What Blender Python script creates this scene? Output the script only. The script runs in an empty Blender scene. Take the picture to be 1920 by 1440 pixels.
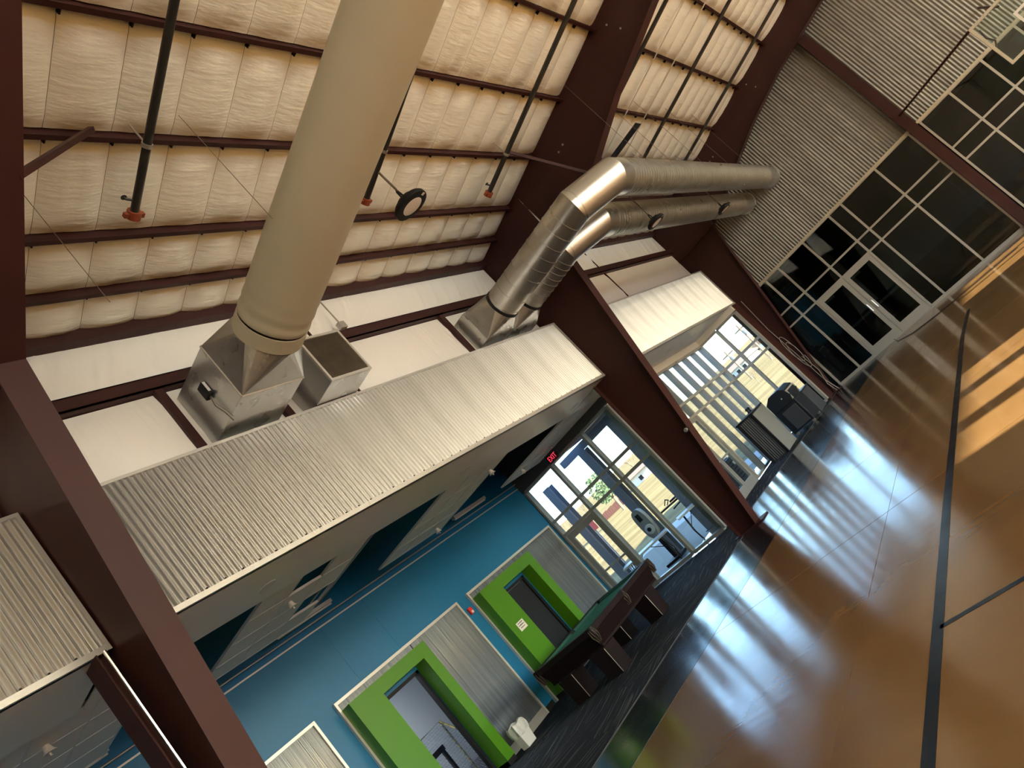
import bpy, bmesh, math, random
from mathutils import Vector, Matrix, noise
random.seed(7)
S = bpy.context.scene
COL = S.collection
PI = math.pi

# ------------------------------------------------------------------ camera
RW = [[0.536983, 0.512042, -0.670419], [-0.663703, -0.234117, -0.710414], [-0.520719, 0.826439, 0.214127]]
FPX = 1368.78
cam_d = bpy.data.cameras.new('camera'); cam = bpy.data.objects.new('camera', cam_d); COL.objects.link(cam)
cam_d.sensor_fit = 'HORIZONTAL'; cam_d.sensor_width = 36.0; cam_d.lens = 36.0 * FPX / 1920.0
cam_d.clip_start = 0.05; cam_d.clip_end = 800
_M = Matrix(((RW[0][0], -RW[1][0], -RW[2][0]), (RW[0][1], -RW[1][1], -RW[2][1]), (RW[0][2], -RW[1][2], -RW[2][2])))
cam.matrix_world = Matrix.Translation((0, 0, 1.92)) @ _M.to_4x4()
S.camera = cam

# ------------------------------------------------------------------ sky, sun, exposure
SUN_TAN = 0.344
W = bpy.data.worlds.new('sky'); S.world = W; W.use_nodes = True
wn = W.node_tree; wn.nodes.clear()
wo = wn.nodes.new('ShaderNodeOutputWorld'); wb = wn.nodes.new('ShaderNodeBackground'); ws = wn.nodes.new('ShaderNodeTexSky')
ws.sky_type = 'NISHITA'; ws.sun_disc = False; ws.sun_elevation = math.atan(SUN_TAN); ws.sun_rotation = math.radians(96)
ws.air_density = 1.0; ws.dust_density = 0.35; ws.ozone_density = 3.0
wb.inputs['Strength'].default_value = 0.52
wn.links.new(ws.outputs[0], wb.inputs[0]); wn.links.new(wb.outputs[0], wo.inputs[0])
sun_d = bpy.data.lights.new('sun', 'SUN'); sun = bpy.data.objects.new('sun', sun_d); COL.objects.link(sun)
sun_d.energy = 19.0; sun_d.angle = math.radians(0.53); sun_d.color = (1.0, 0.90, 0.70)
sun.rotation_euler = Vector((-1.0, 0.10, -SUN_TAN)).to_track_quat('-Z', 'Y').to_euler()
vs = S.view_settings
S.display_settings.display_device = 'sRGB'
vs.view_transform = 'Standard'; vs.look = 'None'; vs.gamma = 1.0; vs.use_curve_mapping = False; vs.exposure = 1.12
try:
    S.cycles.max_bounces = 10; S.cycles.diffuse_bounces = 6; S.cycles.glossy_bounces = 5; S.cycles.transmission_bounces = 6
    S.cycles.transparent_max_bounces = 24; S.cycles.sample_clamp_indirect = 8.0; S.cycles.use_denoising = True
    S.cycles.caustics_reflective = False; S.cycles.caustics_refractive = False
except Exception:
    pass

# ------------------------------------------------------------------ materials
MATS = {}
def mat(name, col, rough=0.5, metal=0.0, col2=None, nscale=4.0, nstretch=(1, 1, 1), bump=0.0, bscale=20.0, bstretch=(1, 1, 1), spec=0.5, rvar=0.0, coat=0.0, detail=3.0, emit=None, estr=0.0):
    m = bpy.data.materials.new(name); m.use_nodes = True
    nt = m.node_tree; N = nt.nodes; L = nt.links
    b = N['Principled BSDF']
    b.inputs['Base Color'].default_value = (*col, 1); b.inputs['Roughness'].default_value = rough; b.inputs['Metallic'].default_value = metal
    b.inputs['Specular IOR Level'].default_value = spec; b.inputs['Coat Weight'].default_value = coat
    if emit:
        b.inputs['Emission Color'].default_value = (*emit, 1); b.inputs['Emission Strength'].default_value = estr
    tc = None
    def coords(st):
        nonlocal tc
        if tc is None: tc = N.new('ShaderNodeTexCoord')
        mp = N.new('ShaderNodeMapping'); mp.inputs['Scale'].default_value = st
        L.new(tc.outputs['Object'], mp.inputs['Vector']); return mp.outputs[0]
    if col2 is not None or rvar:
        nz = N.new('ShaderNodeTexNoise'); nz.inputs['Scale'].default_value = nscale; nz.inputs['Detail'].default_value = detail
        L.new(coords(nstretch), nz.inputs['Vector'])
        rp = N.new('ShaderNodeValToRGB'); rp.color_ramp.elements[0].position = 0.35; rp.color_ramp.elements[1].position = 0.65
        rp.color_ramp.elements[0].color = (*col, 1); rp.color_ramp.elements[1].color = (*(col2 or col), 1)
        L.new(nz.outputs[0], rp.inputs[0])
        if col2 is not None: L.new(rp.outputs[0], b.inputs['Base Color'])
        if rvar:
            mr = N.new('ShaderNodeMapRange'); mr.inputs['From Min'].default_value = 0.3; mr.inputs['From Max'].default_value = 0.7
            mr.inputs['To Min'].default_value = max(0.02, rough - rvar); mr.inputs['To Max'].default_value = rough + rvar
            L.new(nz.outputs[0], mr.inputs[0]); L.new(mr.outputs[0], b.inputs['Roughness'])
    if bump:
        n2 = N.new('ShaderNodeTexNoise'); n2.inputs['Scale'].default_value = bscale; n2.inputs['Detail'].default_value = 4
        L.new(coords(bstretch), n2.inputs['Vector'])
        bp = N.new('ShaderNodeBump'); bp.inputs['Strength'].default_value = bump; bp.inputs['Distance'].default_value = 0.02
        L.new(n2.outputs[0], bp.inputs['Height']); L.new(bp.outputs[0], b.inputs['Normal'])
    MATS[name] = m
    return m

def glass_mat(name, tint=(0.93, 0.97, 0.96), refl=1.0, rough=0.0):
    m = bpy.data.materials.new(name); m.use_nodes = True
    nt = m.node_tree; N = nt.nodes; L = nt.links; N.clear()
    o = N.new('ShaderNodeOutputMaterial'); t = N.new('ShaderNodeBsdfTransparent'); g = N.new('ShaderNodeBsdfGlossy')
    t.inputs[0].default_value = (*tint, 1); g.inputs['Roughness'].default_value = rough; g.inputs[0].default_value = (0.95, 0.97, 1, 1)
    f = N.new('ShaderNodeLayerWeight'); f.inputs[0].default_value = 0.5
    pw = N.new('ShaderNodeMath'); pw.operation = 'POWER'; pw.inputs[1].default_value = 5.0; L.new(f.outputs['Facing'], pw.inputs[0])
    mu = N.new('ShaderNodeMath'); mu.operation = 'MULTIPLY_ADD'; mu.inputs[1].default_value = 0.96 * refl; mu.inputs[2].default_value = 0.04 * refl; mu.use_clamp = True
    mx = N.new('ShaderNodeMixShader')
    L.new(pw.outputs[0], mu.inputs[0]); L.new(mu.outputs[0], mx.inputs[0]); L.new(t.outputs[0], mx.inputs[1]); L.new(g.outputs[0], mx.inputs[2]); L.new(mx.outputs[0], o.inputs[0])
    return m

M_steel = mat('red_oxide_primer', (0.047, 0.0155, 0.0140), 0.5, col2=(0.040, 0.0130, 0.0120), nscale=1.5, spec=0.25)
M_insul = mat('white_vinyl_insulation', (0.93, 0.925, 0.83), 0.36, bump=0.55, bscale=6, bstretch=(3.2, 0.6, 1), spec=0.5)
M_winsul = mat('white_wall_insulation', (0.90, 0.89, 0.85), 0.42, bump=0.25, bscale=6, bstretch=(1, 3.5, 0.5), spec=0.4)
M_corre = mat('shaded_corrugated_sheet', (0.25, 0.238, 0.212), 0.45, metal=0.4, col2=(0.21, 0.20, 0.18), nscale=2.2, nstretch=(2.5, 1, 0.25), rvar=0.05)  # end-wall shade put into a darker copy of the corrugated metal
M_corr = mat('corrugated_galvalume', (0.50, 0.49, 0.465), 0.36, metal=0.7, col2=(0.42, 0.41, 0.38), nscale=2.2, nstretch=(1, 2.5, 0.25), rvar=0.05)
M_galv = mat('galvanized_sheet', (0.56, 0.555, 0.52), 0.30, metal=0.9, col2=(0.52, 0.515, 0.485), nscale=2.0, rvar=0.03)
M_galvd = mat('galvanized_box', (0.48, 0.49, 0.47), 0.28, metal=0.85, col2=(0.46, 0.465, 0.445), nscale=3, rvar=0.02)
M_duct = mat('beige_fabric_duct', (0.54, 0.505, 0.385), 0.62, col2=(0.51, 0.475, 0.36), nscale=1.3, bump=0.12, bscale=1.6, bstretch=(2, 1, 1), spec=0.25)
M_trim = mat('silver_trim', (0.62, 0.61, 0.57), 0.35, metal=0.5)
M_alum = mat('clear_anodised_aluminium', (0.46, 0.45, 0.42), 0.38, metal=0.45)
M_alud = mat('grey_aluminium_frame', (0.31, 0.33, 0.33), 0.36, metal=0.35)
M_deck = mat('brown_deck_underside', (0.10, 0.08, 0.055), 0.7)
M_dark = mat('dark_grey_paint', (0.045, 0.048, 0.052), 0.5)
M_black = mat('matt_black', (0.010, 0.010, 0.012), 0.6, spec=0.25)
M_plen = mat('black_plenum_paint', (0.005, 0.005, 0.006), 0.9, spec=0.05)
M_white = mat('white_semi_gloss', (0.84, 0.81, 0.73), 0.36, col2=(0.81, 0.78, 0.70), nscale=1.2, spec=0.55)
M_tile = mat('white_ceiling_tile', (0.82, 0.81, 0.78), 0.55)
M_wall = mat('off_white_paint', (0.70, 0.66, 0.58), 0.6)
M_blue = mat('blue_wall_paint', (0.001, 0.148, 0.340), 0.42, col2=(0.001, 0.138, 0.318), nscale=0.8, spec=0.5)
M_green = mat('lime_green_paint', (0.062, 0.225, 0.001), 0.42, col2=(0.058, 0.215, 0.001), nscale=0.8, spec=0.5)
M_poly = mat('ribbed_polycarbonate', (0.125, 0.150, 0.180), 0.13, col2=(0.075, 0.098, 0.125), nscale=2.0, nstretch=(1, 9, 0.15), spec=0.8, rvar=0.06, bump=0.25, bscale=14, bstretch=(1, 6, 0.05))
M_room = mat('pale_grey_room_paint', (0.55, 0.57, 0.58), 0.7)
M_pipe = mat('black_sprinkler_pipe', (0.022, 0.022, 0.020), 0.38)
M_orange = mat('orange_coupling', (0.28, 0.060, 0.025), 0.5)
M_rod = mat('zinc_rod', (0.45, 0.43, 0.38), 0.4, metal=0.7)
M_wire = mat('thin_grey_wire', (0.16, 0.13, 0.10), 0.6)
M_lens = mat('frosted_lamp_lens', (0.85, 0.80, 0.76), 0.3)
M_red = mat('red_plastic', (0.62, 0.02, 0.03), 0.4)
M_paper = mat('white_paper', (0.78, 0.78, 0.76), 0.7)
M_ink = mat('black_ink', (0.015, 0.015, 0.02), 0.7)
M_wood = mat('dark_mahogany', (0.012, 0.006, 0.007), 0.5, col2=(0.008, 0.004, 0.005), nscale=3, nstretch=(6, 1, 6), spec=0.2)
M_felt = mat('green_felt', (0.05, 0.22, 0.15), 0.95, spec=0.1)
M_rubber = mat('dark_green_cushion', (0.012, 0.085, 0.055), 0.8)
M_leather = mat('black_leather_pocket', (0.012, 0.010, 0.009), 0.6, spec=0.2)
M_chrome = mat('brushed_chrome', (0.72, 0.72, 0.72), 0.18, metal=1.0)
M_plast = mat('white_plastic', (0.72, 0.73, 0.72), 0.45)
M_bag = mat('thin_white_bag', (0.66, 0.69, 0.70), 0.35, bump=0.6, bscale=18)
M_net = mat('dark_netting', (0.10, 0.12, 0.15), 0.8)
M_fringe = mat('dark_bronze_fringe', (0.06, 0.045, 0.03), 0.6)
M_tube = mat('yellow_worn_tube', (0.35, 0.27, 0.06), 0.5, col2=(0.04, 0.035, 0.03), nscale=14)
M_grill = mat('dusty_filter_grille', (0.10, 0.075, 0.045), 0.75, col2=(0.07, 0.052, 0.032), nscale=6)
M_cordb = mat('grey_cable', (0.30, 0.27, 0.26), 0.5)
M_spk = mat('black_cabinet_vinyl', (0.012, 0.016, 0.024), 0.5, spec=0.25)
M_spk2 = mat('dark_slate_panel', (0.045, 0.052, 0.064), 0.5, spec=0.3)
M_bblue = mat('blue_grey_steel_post', (0.20, 0.23, 0.31), 0.5)
M_patio = mat('patio_concrete', (0.42, 0.41, 0.40), 0.8, col2=(0.36, 0.355, 0.35), nscale=0.7, nstretch=(0.6, 4, 1))
M_bounce = mat('pale_bounce_ground', (0.60, 0.60, 0.58), 0.85, col2=(0.55, 0.55, 0.53), nscale=0.5)
M_field = mat('dry_winter_grass', (0.245, 0.190, 0.095), 0.95, col2=(0.165, 0.122, 0.058), nscale=0.30, nstretch=(0.35, 2.6, 1), spec=0.05, detail=6)
M_bark = mat('bare_tree_bark', (0.16, 0.12, 0.09), 0.9)
M_leaf = mat('evergreen_leaf', (0.06, 0.11, 0.05), 0.8, col2=(0.09, 0.14, 0.07), nscale=3)
M_hwall = mat('pale_blue_siding', (0.45, 0.52, 0.60), 0.8)
M_hwhite = mat('white_siding', (0.66, 0.65, 0.62), 0.8)
M_hroof = mat('brown_shingle_roof', (0.20, 0.14, 0.11), 0.85)
M_fence = mat('red_brown_fence', (0.22, 0.085, 0.065), 0.8)
M_tabtop = mat('pale_folding_table_top', (0.52, 0.56, 0.60), 0.4)
M_shell = mat('grey_machine_shell', (0.24, 0.26, 0.28), 0.4)
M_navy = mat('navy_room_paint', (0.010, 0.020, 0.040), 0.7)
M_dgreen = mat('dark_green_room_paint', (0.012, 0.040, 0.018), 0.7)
M_dfloor = mat('dark_room_floor', (0.02, 0.02, 0.022), 0.35)
M_glass = glass_mat('clear_glazing')
M_glassd = glass_mat('interior_glazing', (0.42, 0.47, 0.46), 0.8)
M_board = glass_mat('backboard_glass', (0.84, 0.90, 0.87), 0.9)
M_line = mat('black_court_tape', (0.008, 0.008, 0.009), 0.34, rvar=0.06, nscale=3, spec=0.2)
M_jfill = mat('dark_joint_filler', (0.05, 0.032, 0.02), 0.6)
M_skin = mat('cream_frame_paint', (0.52, 0.49, 0.40), 0.45)

def floor_mat(name, c1, c2, rough, coat):
    m = bpy.data.materials.new(name); m.use_nodes = True
    nt = m.node_tree; N = nt.nodes; L = nt.links; b = N['Principled BSDF']
    g = N.new('ShaderNodeNewGeometry')
    def nz(scale, st, det=4):
        mp = N.new('ShaderNodeMapping'); mp.inputs['Scale'].default_value = st
        L.new(g.outputs['Position'], mp.inputs[0]); n = N.new('ShaderNodeTexNoise'); n.inputs['Scale'].default_value = scale; n.inputs['Detail'].default_value = det
        L.new(mp.outputs[0], n.inputs['Vector']); return n.outputs[0]
    rp = N.new('ShaderNodeValToRGB'); rp.color_ramp.elements[0].position = 0.3; rp.color_ramp.elements[1].position = 0.72
    rp.color_ramp.elements[0].color = (*c1, 1); rp.color_ramp.elements[1].color = (*c2, 1)
    L.new(nz(0.7, (1, 1, 1), 6), rp.inputs[0]); L.new(rp.outputs[0], b.inputs['Base Color'])
    mr = N.new('ShaderNodeMapRange'); mr.inputs['From Min'].default_value = 0.3; mr.inputs['From Max'].default_value = 0.7
    mr.inputs['To Min'].default_value = rough * 0.72; mr.inputs['To Max'].default_value = rough * 1.3
    L.new(nz(1.1, (2.5, 1, 1), 5), mr.inputs[0]); L.new(mr.outputs[0], b.inputs['Roughness'])
    bp = N.new('ShaderNodeBump'); bp.inputs['Strength'].default_value = 0.09; bp.inputs['Distance'].default_value = 0.01
    L.new(nz(2.0, (0.45, 5.0, 1), 3), bp.inputs['Height']); L.new(bp.outputs[0], b.inputs['Normal'])
    b.inputs['Specular IOR Level'].default_value = 0.55; b.inputs['Coat Weight'].default_value = coat; b.inputs['Coat Roughness'].default_value = rough * 0.8
    return m
M_floor = floor_mat('orange_stained_concrete', (0.200, 0.110, 0.043), (0.268, 0.152, 0.057), 0.16, 0.35)
M_border = floor_mat('black_stained_concrete', (0.012, 0.014, 0.018), (0.020, 0.023, 0.028), 0.20, 0.35)

def carpet_mat():
    m = bpy.data.materials.new('charcoal_streak_carpet'); m.use_nodes = True
    nt = m.node_tree; N = nt.nodes; L = nt.links; b = N['Principled BSDF']; b.inputs['Roughness'].default_value = 0.95; b.inputs['Specular IOR Level'].default_value = 0.1
    g = N.new('ShaderNodeNewGeometry')
    def streak(ang, seed):
        mp = N.new('ShaderNodeMapping'); mp.inputs['Rotation'].default_value = (0, 0, ang); mp.inputs['Location'].default_value = (seed, seed, 0)
        L.new(g.outputs['Position'], mp.inputs[0])
        m2 = N.new('ShaderNodeMapping'); m2.inputs['Scale'].default_value = (26, 0.9, 1); L.new(mp.outputs[0], m2.inputs[0])
        n = N.new('ShaderNodeTexNoise'); n.inputs['Scale'].default_value = 1.0; n.inputs['Detail'].default_value = 1
        L.new(m2.outputs[0], n.inputs['Vector'])
        r = N.new('ShaderNodeMapRange'); r.inputs['From Min'].default_value = 0.58; r.inputs['From Max'].default_value = 0.66
        L.new(n.outputs[0], r.inputs[0]); return r.outputs[0]
    a = streak(0.35, 0); c = streak(-0.25, 5)
    pn = N.new('ShaderNodeTexNoise'); pn.inputs['Scale'].default_value = 0.8; L.new(g.outputs['Position'], pn.inputs['Vector'])
    gt = N.new('ShaderNodeMath'); gt.operation = 'GREATER_THAN'; gt.inputs[1].default_value = 0.5; L.new(pn.outputs[0], gt.inputs[0])
    mx = N.new('ShaderNodeMix'); mx.data_type = 'FLOAT'; L.new(gt.outputs[0], mx.inputs[0]); L.new(a, mx.inputs[2]); L.new(c, mx.inputs[3])
    cm = N.new('ShaderNodeMix'); cm.data_type = 'RGBA'; cm.inputs[6].default_value = (0.020, 0.025, 0.032, 1); cm.inputs[7].default_value = (0.105, 0.110, 0.115, 1)
    L.new(mx.outputs[0], cm.inputs[0]); L.new(cm.outputs[2], b.inputs['Base Color'])
    return m
M_carpet = carpet_mat()

M_kal = bpy.data.materials.new('translucent_fill_panel'); M_kal.use_nodes = True
_n = M_kal.node_tree.nodes; _n.clear(); _o = _n.new('ShaderNodeOutputMaterial'); _t = _n.new('ShaderNodeBsdfTranslucent'); _t.inputs[0].default_value = (0.75, 0.74, 0.70, 1)
M_kal.node_tree.links.new(_t.outputs[0], _o.inputs[0])

# ------------------------------------------------------------------ mesh helpers
class MB:
    def __init__(s): s.v = []; s.f = []
    def box(s, x0, x1, y0, y1, z0, z1):
        n = len(s.v)
        s.v += [(x0, y0, z0), (x1, y0, z0), (x1, y1, z0), (x0, y1, z0), (x0, y0, z1), (x1, y0, z1), (x1, y1, z1), (x0, y1, z1)]
        s.f += [tuple(n + i for i in q) for q in ((0, 3, 2, 1), (4, 5, 6, 7), (0, 1, 5, 4), (1, 2, 6, 5), (2, 3, 7, 6), (3, 0, 4, 7))]
        return s
    def hexa(s, pts):
        n = len(s.v); s.v += [tuple(p) for p in pts]
        s.f += [tuple(n + i for i in q) for q in ((0, 3, 2, 1), (4, 5, 6, 7), (0, 1, 5, 4), (1, 2, 6, 5), (2, 3, 7, 6), (3, 0, 4, 7))]
        return s
    def prism(s, pts, axis, a, b):
        # pts: 2D outline; axis 'y': (x,z) extruded along y; 'x': (y,z); 'z': (x,y)
        n = len(s.v); k = len(pts)
        def P(p, t):
            return (p[0], t, p[1]) if axis == 'y' else ((t, p[0], p[1]) if axis == 'x' else (p[0], p[1], t))
        s.v += [P(p, a) for p in pts] + [P(p, b) for p in pts]
        s.f.append(tuple(n + i for i in range(k))); s.f.append(tuple(n + k + i for i in reversed(range(k))))
        for i in range(k):
            j = (i + 1) % k; s.f.append((n + i, n + k + i, n + k + j, n + j))
        return s
    def tube(s, path, r, k=8, caps=True, radii=None):
        path = [Vector(p) for p in path]; n0 = len(s.v); m = len(path)
        prev = None
        for i, p in enumerate(path):
            if i == 0: t = path[1] - p
            elif i == m - 1: t = p - path[i - 1]
            else: t = (path[i + 1] - p).normalized() + (p - path[i - 1]).normalized()
            t = t.normalized() if t.length > 1e-9 else Vector((0, 0, 1))
            if prev is None:
                a = Vector((0, 0, 1)) if abs(t.z) < 0.9 else Vector((1, 0, 0))
                u = t.cross(a).normalized()
            else:
                u = (prev - t * prev.dot(t)).normalized()
            prev = u; w = t.cross(u)
            sc = 1.0
            if 0 < i < m - 1:
                c = max(0.35, ((path[i + 1] - p).normalized()).dot(t)); sc = 1.0 / c
            rr = radii[i] if radii else r
            for j in range(k):
                an = 2 * PI * j / k
                dvec = u * math.cos(an) * rr + w * math.sin(an) * rr
                if sc != 1.0:
                    bend = (path[i + 1] - p).normalized() - (p - path[i - 1]).normalized()
                    if bend.length > 1e-6:
                        bn = bend.normalized(); dvec += bn * dvec.dot(bn) * (sc - 1)
                s.v.append(tuple(p + dvec))
        for i in range(m - 1):
            for j in range(k):
                a = n0 + i * k + j; b = n0 + i * k + (j + 1) % k
                s.f.append((a, b, b + k, a + k))
        if caps:
            s.f.append(tuple(n0 + j for j in reversed(range(k)))); s.f.append(tuple(n0 + (m - 1) * k + j for j in range(k)))
        return s
    def lathe(s, c, prof, k=20, axis='z'):
        n0 = len(s.v)
        for (r, h) in prof:
            for j in range(k):
                an = 2 * PI * j / k; x, y = r * math.cos(an), r * math.sin(an)
                p = (x, y, h) if axis == 'z' else ((h, x, y) if axis == 'x' else (y, h, x))
                s.v.append((c[0] + p[0], c[1] + p[1], c[2] + p[2]))
        for i in range(len(prof) - 1):
            for j in range(k):
                a = n0 + i * k + j; b = n0 + i * k + (j + 1) % k
                s.f.append((a, b, b + k, a + k))
        s.f.append(tuple(n0 + j for j in reversed(range(k)))); s.f.append(tuple(n0 + (len(prof) - 1) * k + j for j in range(k)))
        return s
    def grid(s, fn, nu, nv):
        n0 = len(s.v)
        for i in range(nu + 1):
            for j in range(nv + 1): s.v.append(tuple(fn(i / nu, j / nv)))
        for i in range(nu):
            for j in range(nv):
                a = n0 + i * (nv + 1) + j; s.f.append((a, a + 1, a + nv + 2, a + nv + 1))
        return s
    def mesh(s, name, m, off=(0, 0, 0), smooth=False, bevel=0.0):
        me = bpy.data.meshes.new(name)
        me.from_pydata([(v[0] - off[0], v[1] - off[1], v[2] - off[2]) for v in s.v], [], s.f)
        bm = bmesh.new(); bm.from_mesh(me); bmesh.ops.recalc_face_normals(bm, faces=bm.faces[:])
        if bevel: bmesh.ops.bevel(bm, geom=bm.edges[:], offset=bevel, segments=1, affect='EDGES', clamp_overlap=True)
        bm.to_mesh(me); bm.free()
        if smooth:
            for p in me.polygons: p.use_smooth = True
            try: me.set_sharp_from_angle(angle=math.radians(40))
            except Exception: pass
        me.materials.append(m); me.update()
        return me
ROOT = {}
def empty(name, loc=(0, 0, 0), label=None, cat=None, group=None, kind=None):
    o = bpy.data.objects.new(name, None); COL.objects.link(o); o.location = loc; o.empty_display_size = 0.1
    tag(o, label, cat, group, kind); ROOT[o.name] = Vector(loc)
    return o
def tag(o, label=None, cat=None, group=None, kind=None):
    if label: o['label'] = label
    if cat: o['category'] = cat
    if group: o['group'] = group
    if kind: o['kind'] = kind
    return o
def rootloc(p):
    while p.parent is not None: p = p.parent
    return Vector(p.location)
def obj(name, me, parent=None, loc=(0, 0, 0), rot=None):
    o = bpy.data.objects.new(name, me); COL.objects.link(o)
    if parent is not None: o.parent = parent
    o.location = loc
    if rot: o.rotation_euler = rot
    return o
def part(name, mb, m, parent, local=False, smooth=False, bevel=0.0, label=None, kind=None):
    off = (0, 0, 0) if (local or parent is None) else rootloc(parent)
    o = obj(name, mb.mesh(name, m, off, smooth, bevel), parent)
    if label: o['label'] = label
    if kind: o['kind'] = kind
    return o
def solo(name, mb, m, base, label=None, cat=None, group=None, kind=None, smooth=False, bevel=0.0):
    o = obj(name, mb.mesh(name, m, base, smooth, bevel), None, base)
    return tag(o, label, cat, group, kind)
def copy_tree(o, parent=None):
    c = o.copy(); COL.objects.link(c); c.parent = parent
    for ch in list(o.children): copy_tree(ch, c)
    return c

# ------------------------------------------------------------------ layout constants (metres)
XF, FB, FT = -6.23, 3.83, 5.29          # corrugated fascia plane, bottom, top
FY = (2.75, 12.55, 22.2)                # rigid frame web planes
YE = 22.5                               # end wall
XB = -10.9                              # blue wall
XR = 12.0                               # glazed side wall out of view
XRIDGE = 2.75
SL = 0.172
def zroof(x): return 8.37 + SL * x if x <= XRIDGE else 8.37 + SL * (2 * XRIDGE - x)
XWALL = -6.5

# ------------------------------------------------------------------ floor
floor = empty('floor', kind='structure')
xs = [-15.0, -8.79, -2.71, 3.37, 9.45, XR]
ys = [-9.5, 7.9, 10.94, 13.98, 17.02, 20.06, YE]
J = 0.003
MS = {}
for i in range(len(xs) - 1):
    for j in range(len(ys) - 1):
        if xs[i] < -9 and ys[j] > 13.9: continue
        mb = MB().box(xs[i] + J, xs[i + 1] - J, ys[j] + 2 * J, ys[j + 1] - 2 * J, -0.08, 0.0)
        part('slab', mb, M_floor, floor)
part('joint_bed', MB().box(-15.0, XR, -9.5, YE, -0.12, -0.012), M_jfill, floor)
# black stained border strip beside the carpet
bo = [(-5.75, -4), (-5.62, 5.0), (-5.45, 7.0), (-5.15, 9.9), (-5.05, 11.5), (-4.82, 16.5), (-4.72, 18.2), (-4.45, 20.3), (-4.15, 22.46)]
bi = [(-7.2, -4), (-7.1, 5.0), (-7.05, 7.0), (-7.0, 9.9), (-7.0, 11.5), (-7.2, 16.5), (-7.0, 18.2), (-6.7, 20.3), (-6.4, 22.46)]
mb = MB()
for a in range(len(bo) - 1):
    mb.hexa([(bi[a][0], bi[a][1], 0.0005), (bo[a][0], bo[a][1], 0.0005), (bo[a + 1][0], bo[a + 1][1], 0.0005), (bi[a + 1][0], bi[a + 1][1], 0.0005),
             (bi[a][0], bi[a][1], 0.002), (bo[a][0], bo[a][1], 0.002), (bo[a + 1][0], bo[a + 1][1], 0.002), (bi[a + 1][0], bi[a + 1][1], 0.002)])
part('stained_border', mb, M_border, floor, label='black polished border strip beside the carpet')
# black court lines
def strip(p, q, w):
    p, q = Vector(p), Vector(q); d = (q - p).normalized(); n = Vector((-d.y, d.x)) * w / 2
    a = [p - n, p + n, q + n, q - n]
    return [(v.x, v.y, 0.0006) for v in a] + [(v.x, v.y, 0.0022) for v in a]
lpts = [(-2.06, -3.0), (-2.0, 3.5), (-1.97, 6.9), (-1.83, 14.5), (-1.69, 16.95)]; lm_ = MB()
for a in range(4):
    p, q = lpts[a], lpts[a + 1]; lm_.hexa([(p[0] - 0.045, p[1], 0.0006), (p[0] + 0.045, p[1], 0.0006), (q[0] + 0.045, q[1], 0.0006), (q[0] - 0.045, q[1], 0.0006), (p[0] - 0.045, p[1], 0.0022), (p[0] + 0.045, p[1], 0.0022), (q[0] + 0.045, q[1], 0.0022), (q[0] - 0.045, q[1], 0.0022)])
part('court_line', lm_, M_line, floor, label='long black line along the court')
part('court_line', MB().hexa(strip((-1.97, 4.84), (9.0, 4.90), 0.055)), M_line, floor, label='black cross line')
# carpet tiles area
ce = [(-6.95, -9.5), (-6.78, 3.0), (-6.55, 9.2), (-6.42, 12.3), (-6.60, 13.2), (-6.93, 14.6), (-6.50, 18.0), (-6.10, 21.2), (-6.05, 22.4)]
cp = ce + [(-6.3, 21.35), (-7.68, 21.35), (-7.68, 14.24), (-10.88, 14.24), (-10.88, -9.5)]
part('carpet', MB().prism(cp, 'z', 0.002, 0.009), M_carpet, floor, label='charcoal streaked carpet along the blue wall')
em = MB()
for a in range(len(ce) - 1): em.hexa([(x, y, z) for z in (0.002, 0.010) for (x, y) in ((ce[a][0], ce[a][1]), (ce[a][0] + 0.008, ce[a][1]), (ce[a + 1][0] + 0.008, ce[a + 1][1]), (ce[a + 1][0], ce[a + 1][1]))])
part('carpet_edging', em, M_dark, floor)

# ------------------------------------------------------------------ roof / ceiling
ceil = empty('ceiling', kind='structure')
PX = [-6.45, -5.85, -5.16, -4.10, -2.99, -1.757, -0.55, 0.65, 1.80]
ANG = math.atan(SL)
VN = 3
def pillow(L, seed):
    mb = MB(); WY = 0.6255
    def fn(u, v):
        e = (1 - abs(2 * u - 1) ** 3.0) * 0.9 + 0.1
        f = (1 - abs(2 * v - 1) ** 2.2)
        w = noise.noise(Vector((u * L * 2.3 + seed * 7, v * 5.0, seed))) * 0.016 + noise.noise(Vector((u * L * 11.0 + seed, v * 2.0, seed * 3))) * 0.009
        if f < 0.05: w = 0
        cn = max(0, 1 - min(u, 1 - u) * L / 0.12)
        return (u * L, v * WY, -0.072 * e * f - w * f + 0.016 * cn)
    mb.grid(fn, 18, 10)
    return mb.mesh('insulation_panel', M_insul, smooth=True)
npan = 0
for r in range(len(PX) - 1):
    L = (PX[r + 1] - PX[r] - 0.05) / math.cos(ANG)
    ms = [pillow(L, 1 + r * 5 + q * 2.7) for q in range(VN)]
    for k in range(-3, 30):
        y0 = 3.73 + 0.63 * k
        if y0 > 22.1 or (r > 6 and k < 8): continue
        x0 = PX[r] + 0.025
        obj('insulation_panel', ms[(k * 7 + r) % VN], ceil, (x0, y0, zroof(x0)), (0, -ANG, 0)); npan += 1
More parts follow.
